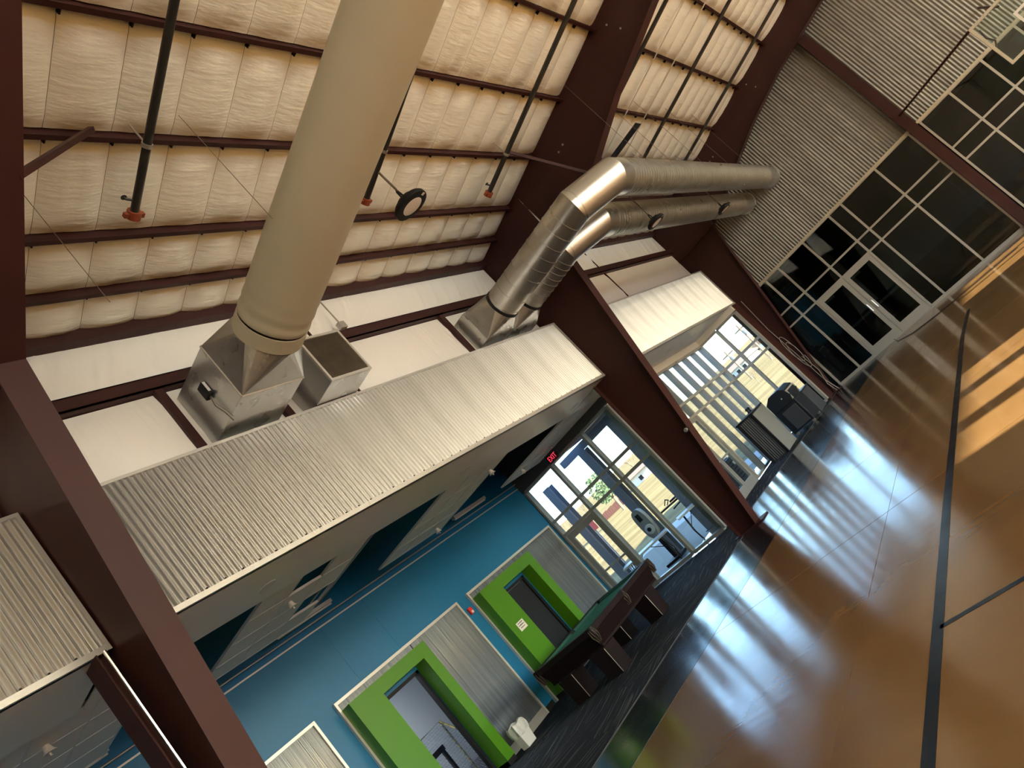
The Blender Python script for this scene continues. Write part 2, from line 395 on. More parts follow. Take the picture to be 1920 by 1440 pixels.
# remaining roof as plain sheets above, light tight
def roofbox(x0, x1, y0, y1, dz0, dz1):
    return [(x0, y0, zroof(x0) + dz0), (x1, y0, zroof(x1) + dz0), (x1, y1, zroof(x1) + dz0), (x0, y1, zroof(x0) + dz0), (x0, y0, zroof(x0) + dz1), (x1, y0, zroof(x1) + dz1), (x1, y1, zroof(x1) + dz1), (x0, y1, zroof(x0) + dz1)]
part('roof_deck', MB().hexa(roofbox(-6.9, 1.8, -9.7, 22.9, 0.06, 0.2)), M_deck, ceil)
part('roof_lining', MB().hexa(roofbox(1.8, XRIDGE, -9.7, 22.9, 0.02, 0.2)).hexa(roofbox(XRIDGE, XR + 0.3, -9.7, 22.9, 0.02, 0.2)).hexa(roofbox(-6.5, 1.8, -9.7, 1.8, 0.02, 0.05)), M_insul, ceil)
tm = MB()
for r in range(1, len(PX) - 1):
    for k in range(-3, 30):
        y = 3.73 + 0.63 * k - 0.005; xx = PX[r] - 0.035
        if y < 22: tm.box(xx - 0.05, xx + 0.01, y - 0.007, y + 0.007, zroof(xx) - 0.055, zroof(xx) - 0.01)
part('tie', tm, M_black, ceil, kind='stuff')
for x in PX + [2.7, 3.9, 5.1, 6.3, 7.5, 8.7, 9.9, 11.1]:
    z = zroof(x); y0, y1 = -9.5, YE - 0.02
    if x == PX[0]:
        mb = MB().box(x - 0.05, x + 0.10, y0, y1, z - 0.14, z + 0.04)
    else:
        mb = MB().box(x - 0.01, x + 0.01, y0, y1, z - 0.105, z + 0.05).box(x - 0.01, x + 0.045, y0, y1, z - 0.115, z - 0.10).box(x - 0.055, x + 0.01, y0, y1, z + 0.045, z + 0.055)
    part('purlin', mb, M_steel, ceil)

# ------------------------------------------------------------------ upper side wall with insulation and girts
wl = empty('wall_left', kind='structure')
part('outer_sheet', MB().box(-6.8, -6.62, -9.5, 22.8, 3.9, 7.9), M_wall, wl)
def wpanel(y0, y1, z0, z1, seed):
    rf_ = random.Random(int(seed * 10)); fl = [(rf_.uniform((y0 - z1 * 0.55) * 3, (y1 - z0 * 0.55) * 3), rf_.uniform(0.05, 0.16), rf_.uniform(0.012, 0.034), rf_.uniform(0.2, 0.9)) for _ in range(13)]
    def fn(u, v):
        y = y0 + (y1 - y0) * u; z = z0 + (z1 - z0) * v
        s = (y - z * 0.55) * 3.0
        w = noise.noise(Vector((s * 0.5, z * 0.4, seed + 4))) * 0.02
        for (s0, wd, hh, vc) in fl:
            w += hh * math.exp(-((s - s0) / wd) ** 2) * max(0, 1 - abs(v - vc) * 1.1)
        e = min(1, 8 * min(u, 1 - u)) * min(1, 8 * min(v, 1 - v))
        return (XWALL + 0.015 + (w + 0.02) * e, y, z)
    return MB().grid(fn, 120, 10)
sd = 0
for (ya, yb) in ((-3.5, 2.68), (2.82, 12.48), (12.62, 22.15)):
    n = max(1, round((yb - ya) / 3.15)); st = (yb - ya) / n
    for (z0, z1) in ((4.6, 6.26), (6.45, 7.14)):
        for k in range(n):
            sd += 1.7
            part('insulation_sheet', wpanel(ya + k * st, ya + (k + 1) * st, z0, z1, sd), M_winsul, wl, smooth=True)
for (ya, yb) in ((-9.4, 2.70), (2.80, 12.50), (12.60, 22.16)):
    part('girt', MB().box(-6.56, -6.37, ya, yb, 6.27, 6.285).box(-6.56, -6.37, ya, yb, 6.425, 6.44).box(-6.395, -6.37, ya, yb, 6.27, 6.44), M_steel, wl)
for (y, z0, z1) in ((4.70, 4.9, 6.27), (5.98, 4.9, 6.27), (7.24, 4.9, 7.1), (10.02, 4.9, 6.27), (14.6, 4.9, 7.1), (17.0, 4.9, 7.1)):
    w = 0.05 if z1 < 7 else 0.015
    part('jamb', MB().box(-6.56, -6.40 if z1 < 7 else -6.44, y - w, y + w, z0, z1), M_steel, wl)

# ------------------------------------------------------------------ rigid steel frames
def col_in(z): return -6.12 + 0.19 * z
KZ = 5.92; KX = col_in(KZ)
RB = [(KX, KZ), (-2.25, 6.97), (-0.8, 7.37), (XRIDGE, 7.37 + SL * (XRIDGE + 0.8))]     # underside of the rafter
def frame(y, label):
    fr = empty('rigid_steel_bent', (-6.3, y, 0), label, 'steel frame')
    t = 0.008
    web = MB().prism([(-6.53, 0.02), (col_in(0.02), 0.02), (KX, KZ), (KX + 0.02, KZ + 0.1), (-4.9, zroof(-4.9) + 0.03), (-6.53, zroof(-6.53) + 0.03)], 'y', y - t, y + t)
    part('column_web', web, M_steel, fr)
    rw = MB().prism([(-4.9, zroof(-4.9) + 0.03), (-4.9, KZ + (KX + 4.9) * -0.0 + 0.06)] + RB[1:] + [(XRIDGE, zroof(XRIDGE) + 0.03)], 'y', y - t, y + t)
    part('rafter_web', rw, M_steel, fr)
    hw = 0.13
    def plate(p, q, th=0.016):
        d = (Vector(q) - Vector(p)).normalized(); n = Vector((-d.y, d.x)) * th / 2
        return [(p[0] - n.x, p[1] - n.y), (p[0] + n.x, p[1] + n.y), (q[0] + n.x, q[1] + n.y), (q[0] - n.x, q[1] - n.y)]
    part('inner_flange', MB().prism(plate((col_in(0.0), 0.02), (KX, KZ)), 'y', y - hw, y + hw), M_steel, fr)
    rf = MB()
    for a in range(3): rf.prism(plate(RB[a], RB[a + 1]), 'y', y - hw, y + hw)
    part('rafter_flange', rf, M_steel, fr)
    part('outer_flange', MB().box(-6.55, -6.53, y - hw, y + hw, 0.02, 7.2), M_steel, fr)
    part('top_flange', MB().prism(plate((-6.5, zroof(-6.5) + 0.02), (XRIDGE, zroof(XRIDGE) + 0.02)), 'y', y - hw, y + hw), M_steel, fr)
    part('stiffener', MB().prism(plate((-6.52, KZ), (KX, KZ)), 'y', y - 0.10, y + 0.10), M_steel, fr)
    # mirrored half on the unseen side
    mir = lambda pts: [(2 * XRIDGE - p[0], p[1]) for p in pts]
    o = MB().prism(mir([(-6.48, 0.02), (col_in(0.02), 0.02), (KX, KZ)] + RB[1:] + [(XRIDGE, zroof(XRIDGE) + 0.03), (-6.48, zroof(-6.48) + 0.03)]), 'y', y - t, y + t)
    part('far_half_web', o, M_steel, fr)
    part('base_plate', MB().box(-6.62, -5.92, y - 0.18, y + 0.18, 0.0, 0.025), M_steel, fr)
    for (bx, bz) in ((-3.7, 7.25), (-3.55, 7.27), (-1.55, 7.85), (-1.45, 7.6)):
        part('bolt', MB().lathe((bx, y - 0.02, bz), [(0.02, 0.012), (0.02, 0.0)], 6, 'y'), M_rod, fr)
    return fr
frame(FY[0], 'nearest brown steel frame, its tapered column crossing the lower left of the picture')
f1 = frame(FY[1], 'middle brown steel frame standing between the two corrugated fascias')
frame(FY[2], 'farthest brown steel frame against the glazed end wall')
# flange braces
def brace(p, q, label):
    d = Vector(q) - Vector(p)
    solo('flange_brace', MB().tube([p, q], 0.035, 4), M_steel, p, label, 'brace', 'flange braces under the roof')
brace((-3.62, 2.84, 6.45), (-3.95, 4.05, 7.52), 'brown diagonal flange brace beside the nearest frame')
brace((-3.6, 12.46, 6.55), (-3.95, 11.4, 7.52), 'brown diagonal flange brace on the near side of the middle frame')
brace((-3.6, 22.06, 6.55), (-3.95, 21.0, 7.52), 'brown diagonal flange brace beside the farthest frame')

# ------------------------------------------------------------------ corrugated fascias with soffit
PIT = 0.0678; NP = 12; SW = PIT * NP
def corr_x(y0, npit, x, z0, z1, amp=0.014, pit=PIT, seg=8):
    mb = MB(); n = npit * seg
    for i in range(n + 1):
        y = y0 + pit * i / seg; dx = amp * math.sin(2 * PI * i / seg)
        mb.v += [(x + dx, y, z0), (x + dx, y, z1)]
    for i in range(n): a = 2 * i; mb.f.append((a, a + 2, a + 3, a + 1))
    return mb
def fascia(y0, y1, label, hooks=()):
    fa = empty('corrugated_fascia', (XF, y0, FB), label, 'fascia', 'corrugated fascias under the roof')
    n = int((y1 - y0 - 0.04) // SW); base = corr_x(0.02, NP, 0, 0.02, FT - FB - 0.02).mesh('sheet', M_corr, smooth=True)
    for k in range(n): obj('sheet', base, fa, (0, k * SW, 0))
    rem = int((y1 - y0 - 0.04 - n * SW) / PIT)
    if rem > 0: obj('sheet', corr_x(0.02, rem, 0, 0.02, FT - FB - 0.02).mesh('sheet', M_corr, smooth=True), fa, (0, n * SW, 0))
    part('top_trim', MB().box(XF - 0.10, XF + 0.022, y0, y1, FT - 0.035, FT), M_trim, fa)
    part('bottom_trim', MB().box(XF - 0.05, XF + 0.022, y0, y1, FB, FB + 0.055), M_trim, fa)
    part('end_trim', MB().box(XF - 0.05, XF + 0.020, y0, y0 + 0.035, FB, FT), M_trim, fa)
    part('end_trim', MB().box(XF - 0.05, XF + 0.020, y1 - 0.035, y1, FB, FT), M_trim, fa)
    part('backing', MB().box(XF - 0.14, XF - 0.02, y0, y1, FB + 0.02, FT - 0.03), M_dark, fa)
    sc = MB()
    k = 0
    while y0 + 0.1 + k * PIT * 3 < y1 - 0.05:
        y = y0 + 0.02 + PIT * 0.75 + k * PIT * 3
        sc.box(XF - 0.01, XF + 0.004, y - 0.007, y + 0.007, FB + 0.062, FB + 0.076); k += 1
    part('screw', sc, M_black, fa, kind='stuff')
    return fa
fascia(-3.5, FY[0] - 0.03, 'corrugated metal fascia box at the lower left, in front of the nearest frame')
fascia(FY[0] + 0.03, FY[1] - 0.03, 'long corrugated metal fascia under the beige duct, between two frames')
fascia(FY[1] + 0.03, FY[2] - 0.03, 'small distant corrugated metal fascia next to the end wall')
def soffit(y0, y1, x0, n, nm):
    s = empty(nm, (x0, y0, FB), kind='structure')
    st = (y1 - y0) / n
    for k in range(n): part('soffit_panel', MB().box(x0, XF - 0.01, y0 + k * st + 0.001, y0 + (k + 1) * st - 0.001, FB, FB + 0.02), M_white, s)
    return s
soffit(-3.5, FY[0] - 0.03, -7.42, 3, 'trim_1'); soffit(FY[0] + 0.03, FY[1] - 0.03, -7.42, 5, 'trim_2'); soffit(FY[1] + 0.03, 14.25, -7.42, 1, 'trim_3'); soffit(14.35, 22.1, -7.69, 4, 'trim_4')
# light-tight lean-to roof over the blue-wall area
part('lean_to_deck', MB().box(-15.2, -6.62, -9.5, 14.36, 4.9, 5.05).box(-8.0, -6.62, 14.3, 22.2, 3.9, 4.05), M_plen, ceil)
part('plenum_lining', MB().box(-6.64, -6.60, -9.4, 14.3, 3.87, 4.9), M_plen, ceil)

# recessed can lights in the soffits
def can(x, y, label):
    c = empty('recessed_light', (x, y, FB), label, 'ceiling light', 'recessed lights in the soffit')
    part('trim_ring', MB().lathe((x, y, FB), [(0.085, -0.004), (0.105, -0.006), (0.11, 0.0), (0.085, 0.0)], 24), M_plast, c, smooth=True)
    part('reflector', MB().lathe((x, y, FB), [(0.084, -0.003), (0.06, 0.012), (0.03, 0.016)], 20), M_chrome, c, smooth=True)
can(-6.98, 4.65, 'recessed round light in the soffit nearest the picture left edge')
can(-6.98, 8.45, 'recessed round light halfway along the long soffit')
can(-6.98, 12.2, 'recessed round light at the far end of the long soffit, near the bay window')
can(-6.95, 17.6, 'recessed round light in the distant soffit, nearer one'); can(-6.95, 19.6, 'recessed round light in the distant soffit, farther one')

# suspended ceiling clouds of square tiles
ZC = 3.86
def cloud(y0, ny, label, holes=(), x0=-7.44, nx=4):
    c = empty('ceiling_cloud', (x0, y0, ZC), label, 'ceiling panel', 'suspended ceiling clouds before the blue wall')
    T = 0.605
    me = MB().box(-T + 0.012, -0.012, 0.012, T - 0.012, 0.0, 0.02).mesh('tile', M_tile)
    rails = MB()
    for i in range(nx):
        for j in range(ny):
            if (i, j) in holes: continue
            obj('tile', me, c, (-i * T, j * T, 0))
    for i in range(nx + 1): rails.box(x0 - i * T - 0.012, x0 - i * T + 0.012, y0 - 0.012, y0 + ny * T + 0.012, ZC - 0.004, ZC + 0.03)
    for j in range(ny + 1): rails.box(x0 - nx * T - 0.012, x0 + 0.012, y0 + j * T - 0.012, y0 + j * T + 0.012, ZC - 0.004, ZC + 0.03)
    part('grid_rail', rails, M_plast, c)
cloud(4.87, 3, 'ceiling cloud of square tiles with two open squares, above the first green portal', ((0, 1), (2, 2)))
cloud(8.45, 3, 'ceiling cloud of square tiles between the two dark ceiling gaps')
cloud(12.45, 3, 'ceiling cloud of square tiles by the exit sign')
cloud(0.55, 5, 'ceiling cloud of square tiles behind the nearest fascia')
for (x, y, l) in ((-8.29, 5.64, 'white flared sprinkler cup on the cloud with open squares'), (-9.59, 9.85, 'white flared sprinkler cup over the blue wall joint'), (-7.9, 10.05, 'white flared sprinkler cup at the soffit side'), (-7.94, 2.55, 'white flared sprinkler cup near the picture lower left corner'), (-9.36, 12.75, 'white flared sprinkler cup beside the exit sign')):
    s = empty('sprinkler_cup', (x, y, ZC), l, 'sprinkler', 'sprinkler cups under the low ceiling')
    part('cup', MB().lathe((x, y, ZC), [(0.03, -0.004), (0.05, -0.07), (0.064, -0.078), (0.064, -0.085), (0.02, -0.085)], 18), M_plast, s, smooth=True)
    part('tip', MB().lathe((x, y, ZC), [(0.012, -0.085), (0.012, -0.11), (0.02, -0.112), (0.02, -0.116)], 10), M_rod, s)
# pipes and strip lights in the dark gaps
def rod(name, pts, r, m, label, cat, group=None, k=8):
    return solo(name, MB().tube(pts, r, k), m, pts[0], label, cat, group, smooth=True)
rod('plenum_pipe', [(-7.5, 7.35, 4.15), (-10.85, 7.35, 4.15)], 0.016, M_rod, 'thin pale pipe crossing the wide dark ceiling gap, nearer one', 'pipe', 'pipes in the ceiling gaps')
rod('plenum_pipe', [(-7.5, 7.75, 4.15), (-10.85, 7.75, 4.15)], 0.016, M_rod, 'thin pale pipe crossing the wide dark ceiling gap, farther one', 'pipe', 'pipes in the ceiling gaps')
rod('plenum_pipe', [(-7.5, 11.2, 4.15), (-10.85, 11.2, 4.15)], 0.016, M_rod, 'thin pale pipe in the dark gap before the exit sign', 'pipe', 'pipes in the ceiling gaps')
rod('plenum_pipe', [(-7.5, 11.5, 4.15), (-10.85, 11.5, 4.15)], 0.016, M_rod, 'second thin pale pipe in the dark gap before the exit sign', 'pipe', 'pipes in the ceiling gaps')
rod('wall_conduit', [(-10.8, -3.0, 3.93), (-10.8, 14.1, 3.93)], 0.014, M_rod, 'long thin conduit running along the top of the blue wall', 'conduit')
for (y, l) in ((7.2, 'slim strip light over the blue wall in the wide gap'), (3.3, 'slim strip light over the blue wall near the nearest frame'), (12.0, 'slim strip light over the far end of the blue wall')):
    s = empty('strip_light', (-10.55, y, 4.0), l, 'light', 'strip lights above the blue wall')
    part('housing', MB().box(-10.6, -10.5, y - 0.6, y + 0.6, 4.0, 4.06), M_trim, s); part('tube', MB().tube([(-10.55, y - 0.58, 3.985), (-10.55, y + 0.58, 3.985)], 0.016, 10), M_plast, s, smooth=True)

# ------------------------------------------------------------------ blue wall with openings
D1 = (7.56, 8.58); D2 = (11.22, 12.28); DH = 2.22
wb_ = empty('wall_back_blue', kind='structure')
def bluebox(y0, y1, z0, z1): part('wall_panel', MB().box(XB - 0.12, XB, y0 + 0.0015, y1 - 0.0015, z0, z1), M_blue, wb_)
bluebox(-9.5, D1[0], 0, 3.82); bluebox(D1[0], D1[1], DH, 3.82); bluebox(D1[1], D2[0] + 0.06, 0, 3.82); bluebox(D2[0] + 0.06, D2[1], DH, 3.82); bluebox(D2[1], 14.22, 0, 3.82)
part('top_band', MB().box(XB - 0.13, XB - 0.02, -9.5, 14.2, 3.82, 4.88), M_blue, wb_)
part('cap', MB().box(XB - 0.12, XB + 0.01, -9.5, 14.22, 3.805, 3.83), M_trim, wb_)
bb = empty('baseboard_left', kind='structure')
for (a, b) in ((-9.5, 6.86), (10.26, 10.55), (14.08, 14.22)): part('run', MB().box(XB, XB + 0.012, a, b, 0.009, 0.11), M_black, bb)

# polycarbonate panels in aluminium frames
def poly_panel(y0, y1, gaps, label):
    p = empty('translucent_panel', (XB, y0, 0), label, 'wall panel', 'framed translucent wall panels on the blue wall')
    f = MB(); zt = 2.68; d = 0.05
    f.box(XB, XB + d + 0.01, y0, y0 + 0.045, 0.01, zt).box(XB, XB + d + 0.01, y1 - 0.045, y1, 0.01, zt).box(XB, XB + d + 0.01, y0 + 0.045, y1 - 0.045, zt - 0.05, zt)
    part('frame', f, M_trim, p)
    for (pa, pb) in ((y0 + 0.045, gaps[0]), (gaps[1], y1 - 0.045)):
        part('plinth', MB().box(XB, XB + d, pa, pb, 0.01, 0.17), M_alum, p)
    n = round((y1 - y0 - 0.09) / 0.21); st = (y1 - y0 - 0.09) / n
    for k in range(n):
        a = y0 + 0.045 + k * st; b = a + st
        for (u, v, z0) in ((a, min(b, gaps[0]), 0.17), (max(a, gaps[1]), b, 0.17), (max(a, gaps[0]), min(b, gaps[1]), 2.45)):
            if v - u < 0.02: continue
            part('strip', MB().box(XB, XB + 0.028, u + 0.002, v - 0.002, z0, zt - 0.05), M_poly, p)
    return p
poly_panel(6.88, 10.24, (6.95, 8.75), 'translucent ribbed panel to the far side of the open green portal')
poly_panel(10.58, 14.05, (10.65, 12.5), 'translucent ribbed panel behind the pool table')
poly_panel(3.1, 6.46, (3.2, 3.25), 'translucent ribbed panel at the bottom edge, beside the nearest frame')

def portal(y0, y1, o0, o1, label, sign=False):
    p = empty('green_portal', (XB, y0, 0), label, 'door surround', 'lime green door portals')
    XP = -10.58; zt = 2.52; zo = 2.28
    part('front_panel', MB().box(XP - 0.03, XP, y0, o0, 0.10, zt), M_green, p)
    part('front_panel', MB().box(XP - 0.03, XP, o1, y1, 0.10, zt), M_green, p)
    part('header', MB().box(XP - 0.03, XP, o0, o1, zo, zt), M_green, p)
    part('side', MB().box(XB + 0.03, XP - 0.03, y0, y0 + 0.03, 0.10, zt), M_green, p); part('side', MB().box(XB + 0.03, XP - 0.03, y1 - 0.03, y1, 0.10, zt), M_green, p)
    part('top', MB().box(XB + 0.03, XP - 0.03, y0 + 0.03, y1 - 0.03, zt - 0.03, zt), M_green, p)
    part('reveal', MB().box(XB + 0.002, XP - 0.03, o1, o1 + 0.02, 0.02, zo), M_green, p); part('reveal', MB().box(XB + 0.002, XP - 0.03, o0 - 0.02, o0, 0.02, zo), M_green, p)
    part('kick', MB().box(XB + 0.03, XP - 0.008, y0 + 0.01, o0, 0.009, 0.10), M_black, p); part('kick', MB().box(XB + 0.03, XP - 0.008, o1, y1 - 0.01, 0.009, 0.10), M_black, p)
    return p
portal(6.92, 8.80, D1[0] - 0.04, 8.58, 'lime green portal around the open doorway with the goal behind')
portal(10.62, 12.55, D2[0], 12.30, 'lime green portal around the closed dark door beside the pool table')
# door 1 frame (open), door 2 closed
d1 = empty('door_1', (XB, D1[0], 0), kind='structure')
part('frame', MB().box(XB - 0.12, XB - 0.02, D1[0], D1[0] + 0.05, 0, DH).box(XB - 0.12, XB - 0.02, D1[1] - 0.05, D1[1], 0, DH).box(XB - 0.12, XB - 0.02, D1[0], D1[1], DH - 0.06, DH), M_black, d1)
dl = part('leaf', MB().box(XB - 1.0, XB - 0.12, D1[0] + 0.055, D1[0] + 0.10, 0.02, DH - 0.07), M_black, d1)
part('handle', MB().tube([(XB - 0.9, D1[0] + 0.10, 1.0), (XB - 0.9, D1[0] + 0.16, 1.0), (XB - 0.8, D1[0] + 0.16, 1.0)], 0.012, 8), M_chrome, dl, smooth=True)
d2 = empty('door_2', (XB, D2[0], 0), kind='structure')
part('frame', MB().box(XB - 0.12, XB - 0.02, D2[0] + 0.06, D2[0] + 0.12, 0, DH).box(XB - 0.12, XB - 0.02, D2[1] - 0.06, D2[1], 0, DH).box(XB - 0.12, XB - 0.02, D2[0] + 0.06, D2[1], DH - 0.06, DH), M_black, d2)
dl = part('leaf', MB().box(XB - 0.10, XB - 0.055, D2[0] + 0.13, D2[1] - 0.07, 0.02, DH - 0.07), M_spk, d2)
part('handle', MB().lathe((XB - 0.05, D2[0] + 0.20, 1.05), [(0.03, 0.0), (0.03, 0.012), (0.012, 0.015), (0.012, 0.05)], 14, 'x').tube([(XB, D2[0] + 0.20, 1.05), (XB, D2[0] + 0.31, 1.05)], 0.011, 8), M_chrome, dl, smooth=True)
# small room behind door 1
rm = empty('wall_small_room', kind='structure')
part('back_wall', MB().box(-14.6, -14.5, 5.5, 13.9, 0, 3.0), M_room, rm); part('side_wall', MB().box(-14.6, XB - 0.12, 5.4, 5.5, 0, 3.0).box(-14.6, XB - 0.13, 13.9, 14.0, 0, 3.0), M_room, rm)
part('lid', MB().box(-14.6, XB - 0.13, 5.4, 14.0, 3.0, 3.1), M_room, rm); part('room_floor', MB().box(-14.5, XB - 0.13, 5.5, 13.9, 0.002, 0.006), M_dfloor, rm)
lm = empty('ceiling_lamp', (-13.0, 8.2, 3.0), 'lamp on the ceiling of the small room behind the open doorway', 'lamp')
part('diffuser', MB().box(-13.3, -12.7, 7.7, 8.7, 2.96, 3.0), mat('lit_diffuser', (0.8, 0.8, 0.8), 0.5, emit=(0.85, 0.93, 1.0), estr=30.0), lm)
# sports goal with net seen through the doorway
gl = empty('goal_net', (-12.6, 9.3, 0), 'small sports goal with netting inside the open doorway', 'goal')
gx0, gx1, gy0, gy1, gz = -13.4, -12.4, 9.0, 10.15, 1.20
part('frame', MB().tube([(gx0, gy0, 0.02), (gx0, gy0, gz), (gx0, gy1, gz), (gx0, gy1, 0.02)], 0.025, 8).tube([(gx0, gy0, gz), (gx1, gy0, 0.03)], 0.02, 8).tube([(gx0, gy1, gz), (gx1, gy1, 0.03)], 0.02, 8), M_tube, gl, smooth=True)
nm = MB()
for k in range(23):
    t = k / 22; y = gy0 + (gy1 - gy0) * t
    nm.tube([(gx0, y, gz), (gx1, y, 0.03)], 0.004, 3, caps=False)
for k in range(24):
    t = k / 23; nm.tube([(gx0 + (gx1 - gx0) * t, gy0, gz + (0.03 - gz) * t), (gx0 + (gx1 - gx0) * t, gy1, gz + (0.03 - gz) * t)], 0.004, 3, caps=False)
part('netting', nm, M_net, gl, kind='stuff')
ch = empty('black_stand', (-12.1, 8.7, 0), 'black folding stand just inside the open doorway', 'stand')
part('leg', MB().box(-12.13, -12.07, 8.45, 8.51, 0.006, 0.95), M_black, ch); part('leg', MB().box(-12.13, -12.07, 8.80, 8.86, 0.006, 0.95), M_black, ch); part('crossbar', MB().box(-12.14, -12.06, 8.43, 8.88, 0.85, 0.95), M_black, ch)

# small wall items
def box_thing(name, b, m, label, cat, bevel=0.003): return solo(name, MB().box(*b), m, (b[0], b[2], b[4]), label, cat, bevel=bevel)
fa_ = empty('fire_alarm', (XB, 10.41, 2.37), 'small red fire alarm strobe on the blue wall between two panels', 'alarm')
part('body', MB().box(XB, XB + 0.05, 10.36, 10.46, 2.30, 2.44), M_red, fa_, bevel=0.006); part('strobe', MB().box(XB + 0.05, XB + 0.065, 10.385, 10.435, 2.31, 2.36), M_plast, fa_, bevel=0.003)
sg = empty('paper_notice', (-10.58, 10.92, 1.5), 'white paper notice with three dark lines of print on the green portal', 'notice')
part('sheet', MB().box(-10.579, -10.577, 10.80, 11.04, 1.405, 1.59), M_paper, sg)
inkm = MB()
for (zz, a, b) in ((1.548, 0.04, 0.19), (1.500, 0.03, 0.21), (1.452, 0.05, 0.18)):
    y = 10.80 + a; r2 = random.Random(int(zz * 1000))
    while y < 10.80 + b:
        w = r2.uniform(0.012, 0.03); inkm.box(-10.577, -10.5765, y, y + w, zz, zz + r2.uniform(0.012, 0.022)); y += w + 0.006
part('print', inkm, M_ink, sg)

# exit sign: red letters on a clear plate hung below the beam
ex = empty('exit_sign', (-9.2, 13.72, 3.83), 'red illuminated EXIT sign hanging before the bay window', 'exit sign')
part('canopy', MB().box(-9.36, -9.04, 13.69, 13.75, 3.80, 3.84), M_trim, ex); part('plate', MB().box(-9.37, -9.03, 13.714, 13.722, 3.56, 3.80), glass_mat('exit_plate', (0.75, 0.55, 0.55), 1.0), ex)
part('edge', MB().box(-9.37, -9.03, 13.71, 13.726, 3.548, 3.56), M_plast, ex)
cu = bpy.data.curves.new('exit_letters', 'FONT'); cu.body = 'EXIT'; cu.size = 0.17; cu.extrude = 0.003; cu.align_x = 'CENTER'
tmp = bpy.data.objects.new('exit_letters', cu); COL.objects.link(tmp)
dg = bpy.context.evaluated_depsgraph_get(); tme = bpy.data.meshes.new_from_object(tmp.evaluated_get(dg)); bpy.data.objects.remove(tmp)
tme.materials.clear(); tme.materials.append(mat('exit_red', (0.7, 0.02, 0.05), 0.4, emit=(0.9, 0.05, 0.10), estr=0.5))
for v in tme.vertices: v.co.x *= 0.78
obj('letters', tme, ex, (0, -0.012, -0.215), (PI / 2, 0, 0))

# ------------------------------------------------------------------ glazing
def glaze(name, axis, c, us, zs, skip=(), m=M_alum, gm=M_glass, fw=0.055, dp=0.13, full=None, gaps=(), kind='structure'):
    """axis 'y': plane y=c with us along x; axis 'x': plane x=c with us along y. skip: (i,j) cells without a pane."""
    w = empty(name, (us[0], c, 0) if axis == 'y' else (c, us[0], 0), kind=kind)
    def bx(u0, u1, z0, z1, d0, d1):
        return MB().box(u0, u1, c + d0, c + d1, z0, z1) if axis == 'y' else MB().box(c + d0, c + d1, u0, u1, z0, z1)
    h = fw / 2; d = dp / 2
    for i, u in enumerate(us):
        z0 = zs[0]
        for (gi, gz_) in gaps:
            if gi == i: z0 = gz_
        part('mullion', bx(u - h, u + h, z0, zs[-1], -d, d), m, w)
    for j, z in enumerate(zs):
        for i in range(len(us) - 1):
            if (i, j) in skip and (i, j - 1) in skip or (j == 0 and (i, 0) in skip): continue
            part('transom', bx(us[i] + h, us[i + 1] - h, z - h, z + h, -d + 0.004, d - 0.004), m, w)
    for i in range(len(us) - 1):
        for j in range(len(zs) - 1):
            if (i, j) in skip: continue
            part('pane', bx(us[i] + h, us[i + 1] - h, zs[j] + h, zs[j + 1] - h, -0.006, 0.006), gm, w)
    return w
# bay window beside the blue wall
glaze('window_1', 'y', 14.30, [-10.87, -9.76, -8.57, -7.58], [0.07, 2.24, 2.64, 3.63], skip=((0, 0),), m=M_alud, dp=0.16, fw=0.072)
def door_leaf(dn, axis, c, u0, u1, m, gm, hinge, st=0.10, bot=0.24, zt=2.2, bar=True, pull=False, top=0.11):
    def bx(a, b, z0, z1, d0, d1): return MB().box(a, b, c + d0, c + d1, z0, z1) if axis == 'y' else MB().box(c + d0, c + d1, a, b, z0, z1)
    f = bx(u0, u0 + st, 0.015, zt, -0.025, 0.025)
    for q in (bx(u1 - st, u1, 0.015, zt, -0.025, 0.025), bx(u0 + st, u1 - st, 0.015, bot, -0.025, 0.025), bx(u0 + st, u1 - st, zt - top, zt, -0.025, 0.025)):
        n = len(f.v); f.v += q.v; f.f += [tuple(n + i for i in fc) for fc in q.f]
    lf = part('leaf', f, m, dn)
    part('pane', bx(u0 + st, u1 - st, bot, zt - top, -0.005, 0.005), gm, lf)
    if bar: part('push_bar', bx(u0 + 0.03, u1 - 0.03, 0.98, 1.03, -0.075 if axis == 'y' else 0.04, -0.04 if axis == 'y' else 0.075), M_alud, lf)
    return lf
d3 = empty('door_3', (-10.84, 14.30, 0), kind='structure')
door_leaf(d3, 'y', 14.30, -10.835, -9.795, M_alud, M_glass, 0, st=0.14, bot=0.42, top=0.16)
tr5 = empty('trim_5', kind='structure'); part('beam', MB().box(-10.9, -6.6, 14.18, 14.42, 3.67, 4.9), M_dark, tr5); part('jamb', MB().box(-11.0, -10.9, 14.2, 14.42, 0, 4.9), M_dark, tr5)
